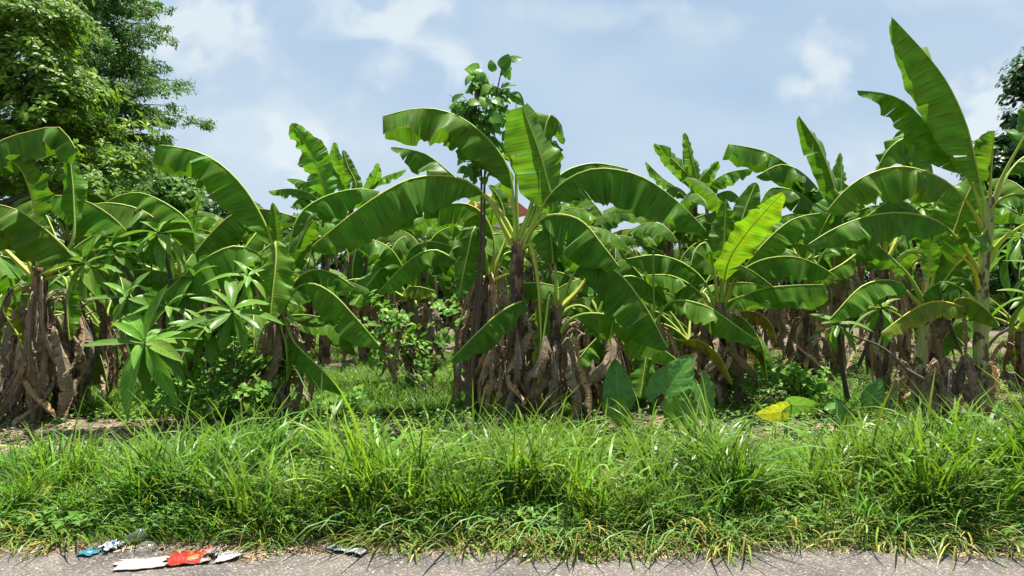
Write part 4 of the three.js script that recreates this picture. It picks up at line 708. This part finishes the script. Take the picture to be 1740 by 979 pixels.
// ---------------------------------------------------------------- pole, stump, branches
{
  const d = 8.6, base = G0(1110, d), t = thing('bare_pole', 'thin grey-green bare pole standing among the banana leaves right of centre', 'pole', base);
  part(t, 'shaft', tubeGeo([V(base.x, base.y - 0.1, base.z), P(1111, 560, d), P(1110, 428, d)], (u) => lerp(0.016, 0.013, u), 10, 9, [0.5, 0.66, 0.5], true, 0.1, 2), M.rib, base);
  part(t, 'cut_end', tubeGeo([P(1110, 428.5, d), P(1110, 427, d)], () => 0.0135, 1, 9, [0.8, 0.85, 0.6]), M.rib, base);
}
{
  const d = 8.25, base = G0(1612, d), t = thing('broken_stump', 'broken grey banana stump with peeling sheaths beside the tallest plant', 'stump', base);
  const b = new GB(), rows = [], n = 12, S = 16, H = base.y - CAM_Y; const h = P(0, 604, d).y - base.y;
  for (let k = 0; k <= n; k++) { const row = []; for (let s = 0; s <= S; s++) { const a = s / S * 6.283, top = h * (0.72 + 0.28 * Math.pow(Math.max(0, Math.cos(a - 2.6)), 1.5) + 0.08 * (noise2(s % S * 1.3, 4) - 0.5)), y = -0.05 + (top + 0.05) * k / n, r = lerp(0.13, 0.075, k / n) * (1 + 0.25 * (noise2(Math.cos(a) * 2 + 9, Math.sin(a) * 2 + k * 0.2 + 9) - 0.5)); row.push(b.v(base.x + Math.cos(a) * r, base.y + y, base.z + Math.sin(a) * r, s / S, y, [1.3, 1.35, 1.5])); } rows.push(row); }
  for (let k = 0; k < n; k++) for (let s = 0; s < S; s++) b.q(rows[k][s], rows[k + 1][s], rows[k + 1][s + 1], rows[k][s + 1]);
  part(t, 'trunk', b.geo(), M.stemDry, base);
  for (let k = 0; k < 8; k++) deadLeaf(t, V(base.x + Math.cos(k * 0.9) * 0.08, base.y + 0.55 - 0.04 * k, base.z + Math.sin(k * 0.9) * 0.08), k * 0.9 + 0.4, 0.3 + 0.03 * k, 0.2 + 0.03 * (k % 3), 7700 + k);
}
{
  const mk = (label, pts, r, gx) => { const base = G0(...gx), t = thing('fallen_branch', label, 'branch', base, 'bare sticks lying in the grove'); part(t, 'limb', tubeGeo(pts, (u) => lerp(r, r * 0.4, u), 14, 7, [1.5, 1.4, 1.35], true, 0.25, pts[0].x), M.bark, base); part(t, 'side_twig', tubeGeo([pts[1], pts[1].clone().add(V(0.1, 0.16, 0.05)), pts[1].clone().add(V(0.16, 0.36, 0.03))], (u) => lerp(r * 0.4, 0.004, u), 6, 5, [1.4, 1.3, 1.2]), M.bark, base); };
  mk('grey stick slanting down across the stems at the right', [P(1598, 712, 8.0), P(1580, 655, 8.1), P(1540, 628, 8.1), P(1500, 592, 8.2), P(1445, 570, 8.3)], 0.026, [1598, 8.0]);
  mk('grey branch rising to the right edge beside the tallest banana plant', [P(1650, 648, 8.9), P(1690, 575, 8.7), P(1720, 556, 8.6), P(1750, 530, 8.5), P(1800, 480, 8.4)], 0.024, [1650, 8.9]);
}
// ---------------------------------------------------------------- leafy weeds and climbers under the plants
const weedG = [41, 42, 43].map((s) => sprigGeo(s, 9, 0.085, 0.42, 0.35, 0.35, { stem: 0.16, segs: 3, yellow: 0.25 }));
[['leafy climber growing round the snapped banana plant, left of centre', 425, 8.0, 600, 0.5, 0.45, 18], ['low weed bush below the long-leaved shrub at the left', 350, 7.7, 665, 0.75, 0.28, 24], ['leafy climber left of the sapling in the gap', 735, 9.3, 570, 0.9, 0.7, 18], ['small weed plant beside the bare brown trunk', 1380, 9.0, 655, 0.3, 0.28, 12], ['weed bush at the foot of the far dead leaves left of centre', 560, 8.4, 690, 0.5, 0.22, 16], ['weed bush behind the large taro', 1290, 9.2, 640, 0.5, 0.25, 14]].forEach(([label, px, d, py, rx, ry, n], i) => {
  const base = G0(px, d), t = thing('weed_bush', label, 'weed', base, 'leafy weeds under the plants'), R = rngOf(900 + i), c = P(px, py, d), spots = [], bb = new GB();
  for (let k = 0; k < n * 3; k++) { const a = R() * 6.28, q = Math.sqrt(R()), p = V(c.x + Math.cos(a) * q * rx, Math.max(base.y + 0.05, c.y + (R() + R() - 1) * ry), c.z + Math.sin(a) * q * rx * 0.8); spots.push([p.clone().sub(base), V(R() - 0.5, 0.6, R() - 0.3).normalize(), 0.8 + 0.6 * R()]); if (k % 5 === 0) tube(bb, [V(base.x + (R() - 0.5) * rx, base.y - 0.02, base.z + (R() - 0.5) * rx * 0.6), V(p.x + (R() - 0.5) * 0.1, lerp(base.y, p.y, 0.6), p.z), p], (u) => lerp(0.008, 0.003, u), 5, 4, [0.9, 0.9, 0.7]); }
  part(t, 'stem', bb.geo(), M.bark, base); weedG.forEach((g, k) => instanced(t, 'foliage', g, M.herb, spots.filter((_, j) => j % 3 === k), 950 + i * 3 + k));
});

// ---------------------------------------------------------------- grass
function grassClump(seed, n, len, width, spread, droop, fine = false, straw = 0.08, arc = 6.283, mid = 0) {
  const b = new GB(), R = rngOf(seed);
  for (let k = 0; k < n; k++) {
    const az = mid + (R() - 0.5) * arc, l = len * (0.45 + 0.75 * R()), w = width * (0.6 + 0.7 * R()), e0 = 1.5 - spread * (0.3 + R()), dr = droop * (0.35 + 1.1 * R()), ca = Math.cos(az), sa = Math.sin(az), x0 = (R() - 0.5) * 0.1, z0 = (R() - 0.5) * 0.1;
    const sg = fine ? 5 : 6, st = R() < straw, c = 0.5 + 0.95 * R(), y = R(), col = st ? [2.6 * c, 1.25 * c, 2.2 * c] : [c * lerp(0.55, 1.4, y), c * lerp(0.8, 1.2, y), c * lerp(1.5, 0.7, y)], roll = (R() - 0.5) * 1.2;
    let px = x0, py = -0.02, pz = z0, prev = null;
    for (let i = 0; i <= sg; i++) {
      const t = i / sg, e = e0 - dr * Math.pow(t, 1.4);
      if (i) { px += Math.cos(e) * ca * l / sg; py += Math.sin(e) * l / sg; pz += Math.cos(e) * sa * l / sg; }
      const hw = w * 0.5 * (t < 0.25 ? 0.6 + 1.6 * t : 1) * Math.pow(1 - t, 0.5) + 0.0006, cr = Math.cos(roll * t), sr = Math.sin(roll * t), bx = -sa * cr, bz = ca * cr, by = sr;
      const a = b.v(px - bx * hw, py - by * hw, pz - bz * hw, 0, t, col), d = b.v(px + bx * hw, py + by * hw, pz + bz * hw, 1, t, col);
      if (prev) b.q(prev[0], prev[1], d, a); prev = [a, d];
    }
  }
  return b.geo();
}
function scatter(name, label, category, geos, mat, list, seed, tint) {   // list of [x, z, scale, (leanX, leanZ), y]
  geos.forEach((g, k) => {
    const mine = list.filter((_, i) => i % geos.length === k), m = new THREE.InstancedMesh(g, mat, mine.length), R = rngOf(seed + k), c = new THREE.Color();
    mine.forEach(([x, z, s, lx = 0, lz = 0, yy = 0, yaw = 6.283], i) => {
      dummy.position.set(x, groundY(x, z) + yy, z); dummy.rotation.set(lx + (R() - 0.5) * 0.25, 0, lz + (R() - 0.5) * 0.25); dummy.rotateY((R() - 0.5) * yaw); dummy.scale.set(s, s * (0.85 + 0.3 * R()), s); dummy.updateMatrix(); m.setMatrixAt(i, dummy.matrix);
      const q = tint ? tint(x, z, R) : [1, 1, 1], v = 0.85 + 0.3 * R(); m.setColorAt(i, c.setRGB(q[0] * v, q[1] * v, q[2] * v));
    });
    m.name = numbered(name); m.castShadow = m.receiveShadow = true; scene.add(m);
    tag(m, k ? `${label}, growing mixed through it` : label, category, null, 'stuff');
  });
}
{
  const R = rngOf(31337), W = (d) => d * 0.72 + 0.6;
  const patch = (x, z) => fbm(x * 0.9 + 60, z * 0.9 + 60, 3);
  // tall blades of the verge
  const tall = [], mid = [], fine = [], herb = [], low = [];
  for (let k = 0; k < 9400; k++) {
    const d = 4.34 + 2.95 * Math.pow(R(), 1.05), x = (R() * 2 - 1) * W(d), p = patch(x, -d), cl = 0.6 * noise2(x * 2.2 + 80, d * 2.2 + 80) + 0.4 * noise2(x * 5.1 + 30, d * 5.1 + 90), v = smooth(4.35, 4.85, d) * (1 - 0.5 * smooth(5.9, 6.9, d));
    if (R() > 0.08 + 0.92 * smooth(0.38, 0.56, 0.35 * p + 0.65 * cl)) continue;
    if (x < -2.3 && d > 6.0 + 0.4 * p && R() < 0.9) continue;                    // bare litter at the left
    if (x > -2.0 && x < -0.7 && d > 6.3 && R() < 0.85) continue;
    if (d > 6.3 && R() < 0.65) continue;
    const px = CX + x / d * F, hole = (px > 1230 && px < 1420 && d > 5.1) || (px > 590 && px < 770 && d > 5.5) ? 0.5 : 1, s = hole * (0.34 + 0.44 * v) * (0.1 + 0.5 * p + 1.15 * cl) * (1.1 - 0.42 * smooth(5.6, 6.5, d)) * (1 - 0.3 * smooth(-1.8, -3, x));
    (R() < (x > -0.6 ? 0.52 : 0.4) * v * smooth(0.35, 0.7, cl + 0.25 * p) + 0.015 ? tall : mid).push([x, -d, s * (0.8 + 0.5 * R())]);
  }
  for (let k = 0; k < 800; k++) { const x = (R() * 2 - 1) * 4.2, z = roadEdge(x) - 0.05 - 0.34 * R(), dens = smooth(0.34, 0.6, fbm(x * 1.5 + 5, 20, 3)), px = CX - x / z * F; if (R() > 0.06 + 0.94 * dens) continue; if (((px > 120 && px < 425) || (px > 545 && px < 630)) && z > roadEdge(x) - 0.3) continue; fine.push([x, z, 0.6 + 0.6 * R() * (0.5 + dens), 0.3 * (R() - 0.4), 0, 0, 1.5]); }
  for (let k = 0; k < 7500; k++) { const d = 4.45 + 10 * Math.pow(R(), 1.6), x = (R() * 2 - 1) * W(d), p = fbm(x * 0.7 + 11, -d * 0.7 + 5, 3); if (R() > smooth(0.38, 0.62, p) + (d < 5.4 ? 0.35 : 0)) continue; herb.push([x, -d, 0.6 + 0.7 * R()]); }
  const spot = (x, z, cx, cz, r) => smooth(r, r * 0.4, Math.hypot(x - cx, z - cz));
  for (let k = 0; k < 60000; k++) {
    const d = 8.3 + 14 * Math.pow(R(), 1.3), x = (R() * 2 - 1) * W(d), z = -d;
    const want = Math.max(spot(x, z, -1.35, -9.4, 2.1), spot(x, z, 3.9, -12.0, 1.6), spot(x, z, -4.7, -9.6, 1.7), spot(x, z, 6.6, -14, 0.9) * 0.6, spot(x, z, 6.4, -9.2, 0.9) * 0.5, spot(x, z, 0.0, -10.5, 0.7), 0.75 * smooth(0.44, 0.58, fbm(x * 0.6 + 70, z * 0.6 + 71, 3)));
    if (x < -2.5 && d < 8.3) continue;
    if (x > 4.2 && d > 8.2 && R() < 0.75) continue;
    if (R() < want) low.push([x, z, 0.6 + 0.6 * R()]);
  }
  const tallG = [1, 2, 3].map((s) => grassClump(s + 70, 9, 0.70, 0.022, 0.24, 1.05, false, 0.05)), midG = [1, 2, 3].map((s) => grassClump(s + 80, 10, 0.42, 0.0135, 0.36, 1.0, false, 0.06)), fineG = [1, 2, 3, 4].map((s) => grassClump(s + 90, 15, 0.38, 0.0085, 0.7, 2.6, true, 0.3, 3.2, Math.PI / 2)), lowG = [1, 2].map((s) => grassClump(s + 95, 12, 0.26, 0.010, 0.6, 0.9, true, 0.04));
  const gt = (x, z, r) => { const p = fbm(x * 0.8 + 90, z * 0.8 + 12, 3); const q = noise2(x * 2.3 + 7, z * 2.3 + 3), k = 0.75 + 0.55 * q; return [k * (0.6 + 0.9 * p), k * (0.92 + 0.2 * p), k * 1.05]; };
  scatter('tall_grass', 'tall green roadside grass with arching blades', 'grass', tallG, M.grass, tall, 1000, gt);
  scatter('verge_grass', 'dense shorter grass filling the roadside verge', 'grass', midG, M.grass, mid, 1100, gt);
  scatter('drooping_grass', 'fine pale grass drooping over the road edge', 'grass', fineG, M.grass, fine, 1200, () => [1.5, 1.2, 2.2]);
  scatter('low_grass', 'short bright grass on the floor of the grove', 'grass', lowG, M.grass, low, 1300, () => [1.15, 1.08, 0.75]);
  const herbG = [51, 52, 53].map((s) => sprigGeo(s, 10, 0.06, 0.36, 0.4, 0.4, { stem: 0.1, segs: 2, yellow: 0.25 }));
  herbG.forEach((g) => g.translate(0, 0.1, 0));
  scatter('ground_herb', 'small leafy herbs growing low among the grass', 'weeds', herbG, M.herb, herb, 1400);
  // broad blades that stand out, each clump a thing of its own
  const bigG = [1, 2, 3].map((s) => grassClump(s + 110, 18, 0.95, 0.026, 0.42, 1.5, false, 0));
  [['tallest clump of wide-bladed grass, left of the central gap', 545, 6.1, 0.95], ['wide-bladed grass clump at the foot of the tall central plant', 890, 6.9, 0.8], ['wide-bladed grass clump in front of the large taro', 1100, 6.6, 0.7], ['wide-bladed grass clump below the broken stump', 1590, 6.6, 0.85], ['wide-bladed grass clump in front of the leaning shrub trunk', 370, 6.6, 0.65], ['wide-bladed grass clump near the right edge of the verge', 1700, 6.0, 0.7], ['wide-bladed grass clump below the yellow taro leaf', 1310, 6.6, 0.55], ['wide-bladed grass clump below the sapling', 740, 6.8, 0.6]].forEach(([label, px, d, s], i) => {
    const base = G0(px, d), t = thing('grass_clump', label, 'grass clump', base, 'wide-bladed grass clumps'); const m = part(t, 'blade_tuft', bigG[i % 3], M.grass); m.scale.setScalar(s); m.rotation.y = i * 1.3; m.userData.kind = 'stuff';
  });
  // dead leaf scraps and straw on the floor
  const scrap = [0, 1, 2].map((q) => { const b = new GB(), ids = [], n = 4; for (let j = 0; j <= n; j++) for (let i = 0; i <= 2; i++) { const u = i / 2 - 0.5, v = j / n - 0.5; ids.push(b.v(u * 0.5 * (1 - 1.6 * v * v) + 0.1 * (noise2(j * 2 + q * 9, i) - 0.5), 0.16 * noise2(i * 1.7 + q * 5, j * 1.3), v, u + q * 0.3, v, [1, 1, 1])); } for (let j = 0; j < n; j++) for (let i = 0; i < 2; i++) { const a = j * 3 + i; b.q(ids[a], ids[a + 3], ids[a + 4], ids[a + 1]); } return b.geo(); });
  const straw = [0, 1].map((q) => { const b = new GB(); for (let k = 0; k < 7; k++) { const a = k * 2.1 + q, x = 0.4 * (NT[k + q * 9] - 0.5), z = 0.4 * (NT[k + 40 + q * 9] - 0.5), l = 0.25 + 0.4 * NT[k + 90], y = 0.02 + 0.08 * NT[k + 140]; tube(b, [V(x - Math.cos(a) * l, y * 0.4, z - Math.sin(a) * l), V(x, y, z), V(x + Math.cos(a) * l, y * 0.3, z + Math.sin(a) * l)], () => 0.012, 3, 3, [1.25, 1.25, 1.2], false); } return b.geo(); });
  const sl = [], st = [], rl = [];
  for (let k = 0; k < 9000; k++) { const d = 6.4 + 16 * Math.pow(R(), 1.4), x = (R() * 2 - 1) * W(d), bare = Math.max(smooth(3.4, 4.6, x) * smooth(8, 9, d), spot(x, -d, -4.3, -7.4, 1.6), 0.25 + 0.6 * smooth(0.4, 0.6, fbm(x * 0.8 + 3, d * 0.8, 3)) * smooth(6.6, 7.4, d)); if (R() > bare) continue; (R() < 0.7 ? sl : st).push([x, -d, 0.05 + 0.1 * R() * R(), 0, 0, 0.006]); }
  const lt = (x, z, r) => { const k = 0.6 + 0.9 * r(), w = r(); return [k * lerp(1, 1.15, w), k, k * lerp(1, 0.85, w)]; };
  scatter('leaf_litter', 'dry brown and grey leaf scraps on the grove floor', 'leaf litter', scrap, M.litter, sl, 1500, lt);
  st.forEach((e) => { e[2] *= 4; });
  scatter('straw_litter', 'pale dry straw lying on the grove floor', 'straw', straw, M.litter, st, 1600, lt);
  // loose stones and straw along the edge of the road
  const stone = [0, 1].map((q) => { const g = new THREE.IcosahedronGeometry(1, 1), p = g.attributes.position; for (let i = 0; i < p.count; i++) { const f = 0.75 + 0.5 * noise2(p.getX(i) * 1.5 + 20 + q * 7, p.getY(i) * 1.5 + p.getZ(i) + 20); p.setXYZ(i, p.getX(i) * f, p.getY(i) * f * 0.6, p.getZ(i) * f); } g.computeVertexNormals(); return g; });
  const stones = []; for (let k = 0; k < 5200; k++) { const x = (R() * 2 - 1) * 3.6, z = roadEdge(x) + 0.5 * Math.pow(R(), 1.5) - 0.22 * R(); stones.push([x, z, 0.0018 + 0.007 * Math.pow(R(), 4), 0, 0, 0.014]); }
  scatter('road_grit', 'loose grit and small stones along the road edge', 'grit', stone, new THREE.MeshStandardMaterial({ color: new THREE.Color().setRGB(0.27, 0.245, 0.22), roughness: 0.95 }), stones, 1700, (x, z, r) => { const k = 0.5 + r() * 1.1; return [k, k, k]; });
  for (let k = 0; k < 900; k++) { const x = (R() * 2 - 1) * 3.6, z = roadEdge(x) + 0.10 - 0.4 * R(); rl.push([x, z, R() < 0.8 ? 0.10 + 0.1 * R() : 0.16, 0, 0, 0.012]); }
  scatter('roadside_straw', 'dry straw and stems along the road edge', 'straw', straw, M.litter, rl, 1800, lt);
}

// ---------------------------------------------------------------- rubbish on the road edge
function canvasTex(w, h, draw) { const c = document.createElement('canvas'); c.width = w; c.height = h; draw(c.getContext('2d'), w, h); const t = new THREE.CanvasTexture(c); t.colorSpace = THREE.SRGBColorSpace; return t; }
function crumpled(w, h, amp, seed, jag = 0.06, n = 16, thick = 0.0015) {       // a thin sheet with creases and an uneven outline
  const b = new GB(), top = [], bot = [];
  for (let j = 0; j <= n; j++) for (let i = 0; i <= n; i++) {
    const u = i / n, v = j / n, e = jag * Math.min(w, h);
    const x = (u - 0.5) * w + e * (noise2(seed + v * 6, 3) - 0.5) * 2 * Math.abs(u - 0.5) * 2, z = (v - 0.5) * h + e * (noise2(seed + u * 6, 13) - 0.5) * 2 * Math.abs(v - 0.5) * 2;
    const r1 = Math.abs(noise2(seed + u * 4, v * 4) - 0.5) * 2, r2 = Math.abs(noise2(seed + 30 + u * 9, v * 9) - 0.5) * 2, y = 0.003 + amp * (0.7 * r1 + 0.3 * r2);
    top.push(b.v(x, y + thick, z, u, 1 - v, [1, 1, 1])); bot.push(b.v(x, y, z, u, 1 - v, [1, 1, 1]));
  }
  for (let j = 0; j < n; j++) for (let i = 0; i < n; i++) { const a = j * (n + 1) + i; b.q(top[a], top[a + n + 1], top[a + n + 2], top[a + 1]); b.q(bot[a], bot[a + 1], bot[a + n + 2], bot[a + n + 1]); }
  const N = n + 1, rim = []; for (let i = 0; i < n; i++) rim.push(i); for (let j = 0; j < n; j++) rim.push(j * N + n); for (let i = n; i > 0; i--) rim.push(n * N + i); for (let j = n; j > 0; j--) rim.push(j * N);
  rim.forEach((a, k) => { const c = rim[(k + 1) % rim.length]; b.q(top[a], top[c], bot[c], bot[a]); });
  return b.geo();
}
{
  const RY = 0.016, at = (px, py) => { const d = (CAM_Y - RY) * F / (py - HOR), x = (px - CX) / F * d; return V(x, Math.max(RY, groundY(x, -d) + 0.012), -d); };
  const put = (name, label, category, px, py, geo, mat, turn, tilt = 0, child = 'sheet') => { const g = thing(name, label, category, at(px, py), 'rubbish on the road edge'), m = part(g, child, geo, mat); m.rotation.set(tilt, turn, 0); return g; };
  const paper = (map, o = {}) => new THREE.MeshPhysicalMaterial(Object.assign({ map, side: THREE.DoubleSide, roughness: 0.55 }, o));
  const red = canvasTex(256, 128, (g, w, h) => {
    g.fillStyle = '#8f1f19'; g.fillRect(0, 0, w, h); g.fillStyle = '#99938b'; g.fillRect(205, 0, 51, h); g.fillStyle = '#98762c'; g.beginPath(); g.ellipse(155, 70, 34, 16, -0.5, 0, 7); g.fill(); g.fillStyle = '#8a857e'; g.beginPath(); g.ellipse(165, 84, 26, 12, -0.5, 0, 7); g.fill(); g.fillStyle = '#3b5ba8'; g.beginPath(); g.ellipse(150, 92, 10, 6, 0, 0, 7); g.fill();
    g.strokeStyle = '#9a5f56'; g.lineWidth = 2; for (let k = 0; k < 7; k++) { g.beginPath(); g.moveTo(10 + k * 26, 10 + (k * 37) % 60); g.lineTo(30 + k * 24, 60 + (k * 29) % 60); g.stroke(); }
  });
  const rp = put('red_snack_packet', 'crumpled red snack packet lying at the road edge', 'packet', 322, 950, crumpled(0.22, 0.21, 0.016, 11, 0.1), paper(red, { roughness: 0.3, clearcoat: 0.5, clearcoatRoughness: 0.2 }), 0.15);
  part(rp, 'folded_end', crumpled(0.07, 0.10, 0.02, 17, 0.2, 8).translate(0.10, 0.018, -0.05), paper(canvasTex(64, 64, (g) => { g.fillStyle = '#78736c'; g.fillRect(0, 0, 64, 64); g.fillStyle = '#c8231d'; g.fillRect(0, 0, 16, 64); })));
  const card = canvasTex(128, 64, (g) => { g.fillStyle = '#99928a'; g.fillRect(0, 0, 128, 64); g.strokeStyle = '#5f594f'; for (let k = 0; k < 6; k++) { g.beginPath(); g.moveTo(0, 10 + k * 9); g.lineTo(128, 6 + k * 9); g.stroke(); } });
  put('flattened_carton', 'flattened off-white carton piece left of the red packet', 'carton', 240, 960, crumpled(0.25, 0.15, 0.008, 23, 0.14, 16, 0.004), paper(card, { roughness: 0.9 }), 0.1);
  const gp = canvasTex(64, 64, (g) => { g.fillStyle = '#8f8d89'; g.fillRect(0, 0, 64, 64); g.fillStyle = '#565554'; g.fillRect(20, 10, 30, 3); g.fillRect(30, 40, 22, 2); });
  put('grey_paper_scrap', 'crumpled grey paper scrap right of the red packet', 'paper scrap', 386, 948, crumpled(0.13, 0.14, 0.022, 31, 0.16), paper(gp, { roughness: 0.8 }), 0.3);
  put('cyan_wrapper', 'small cyan wrapper at the left of the road edge', 'wrapper', 150, 941, crumpled(0.09, 0.10, 0.016, 41, 0.16, 10), paper(canvasTex(32, 32, (g) => { g.fillStyle = '#22697a'; g.fillRect(0, 0, 32, 32); g.fillStyle = '#7f9296'; g.fillRect(12, 12, 10, 6); }), { roughness: 0.35 }), -0.4);
  put('white_blue_bag', 'crumpled white bag with blue print beside the clear cup', 'bag', 190, 932, crumpled(0.13, 0.12, 0.04, 53, 0.2), paper(canvasTex(64, 64, (g) => { g.fillStyle = '#9a9da3'; g.fillRect(0, 0, 64, 64); g.fillStyle = '#2c4a80'; g.fillRect(26, 24, 14, 12); g.fillStyle = '#9fb4dc'; g.fillRect(8, 46, 40, 5); }), { roughness: 0.4 }), -0.5);
  put('printed_strip', 'blue and white plastic strip left of the drooping grass, near the centre', 'plastic strip', 588, 938, crumpled(0.24, 0.08, 0.02, 61, 0.15, 12), paper(canvasTex(128, 32, (g) => { g.fillStyle = '#989ba0'; g.fillRect(0, 0, 128, 32); g.fillStyle = '#2c5282'; g.fillRect(0, 4, 26, 24); g.fillStyle = '#c9c24a'; g.fillRect(26, 18, 10, 12); g.fillStyle = '#7e93b5'; g.fillRect(50, 8, 60, 4); g.fillRect(56, 20, 50, 3); }), { roughness: 0.3 }), -0.45);
  put('foil_scrap', 'small pale foil scrap under the drooping grass at the centre', 'foil scrap', 893, 946, crumpled(0.06, 0.04, 0.012, 71, 0.2, 8), paper(gp, { roughness: 0.3, metalness: 0.5 }), 0.4);
  put('orange_dead_leaf', 'small orange dead leaf on the asphalt right of centre', 'dead leaf', 990, 942, crumpled(0.08, 0.045, 0.02, 81, 0.35, 8), paper(canvasTex(16, 16, (g) => { g.fillStyle = '#8a5a30'; g.fillRect(0, 0, 16, 16); }), { roughness: 0.9 }), 0.2);
  const clear = new THREE.MeshPhysicalMaterial({ color: new THREE.Color().setRGB(0.86, 0.87, 0.86), transmission: 0.94, thickness: 0, roughness: 0.1, side: THREE.DoubleSide });
  { // clear cup lying on its side with its dome lid
    const c = thing('clear_plastic_cup', 'crushed clear plastic cup with dome lid lying in the grass edge', 'cup', at(212, 928), 'rubbish on the road edge');
    const prof = [[0.001, 0], [0.028, 0], [0.03, 0.01], [0.041, 0.09], [0.044, 0.1]].map(([r, y]) => new THREE.Vector2(r, y)), cg = new THREE.LatheGeometry(prof, 20), pp = cg.attributes.position;
    for (let i = 0; i < pp.count; i++) pp.setX(i, pp.getX(i) * (0.85 + 0.3 * noise2(pp.getY(i) * 30 + 4, pp.getZ(i) * 30 + 9)));
    cg.computeVertexNormals(); const cm = part(c, 'cup_body', cg, clear); cm.position.y = 0.03; cm.rotation.set(0.3, 0.4, -1.35); cm.scale.set(0.8, 0.8, 0.8);
    const lg = new THREE.LatheGeometry([[0.046, 0], [0.046, 0.012], [0.038, 0.03], [0.02, 0.044], [0.001, 0.048]].map(([r, y]) => new THREE.Vector2(r, y)), 20); lg.translate(0, 0.1, 0); const lm = part(c, 'dome_lid', lg, clear); lm.position.copy(cm.position); lm.rotation.copy(cm.rotation); lm.scale.copy(cm.scale);
  }
  { const c = thing('clear_cup_lid', 'round clear plastic lid on the ground above the carton', 'lid', at(248, 938), 'rubbish on the road edge'), lg = new THREE.LatheGeometry([[0.001, 0.03], [0.03, 0.026], [0.05, 0.008], [0.052, 0]].map(([r, y]) => new THREE.Vector2(r, y)), 20), lm = part(c, 'dome', lg, clear); lm.rotation.x = 0.35; lm.position.y = 0.02; }
  { const d = 4.9, x = (72 - CX) / F * d, c = thing('yellow_fallen_leaf', 'yellow fallen leaf with brown spots resting in the grass at the left', 'fallen leaf', V(x, groundY(x, -d), -d)); const b = new GB(); ovalLeaf(b, 0.13, 0.05, 0.5, 0.2, 0.3, 8, [1, 1, 1]); const m = part(c, 'blade', b.geo(), leafy(0.85, 0.75, 0.10, 0.3)); m.position.set(-0.05, 0.1, 0.06); m.rotation.set(-0.5, 0.2, -0.9);
    part(c, 'leaf_stalk', tubeGeo([V(-0.05, -0.01, 0.02), V(-0.045, 0.05, 0.05), V(-0.05, 0.1, 0.06)], () => 0.0025, 4, 4), M.rib); }
}
renderer.render(scene, camera);
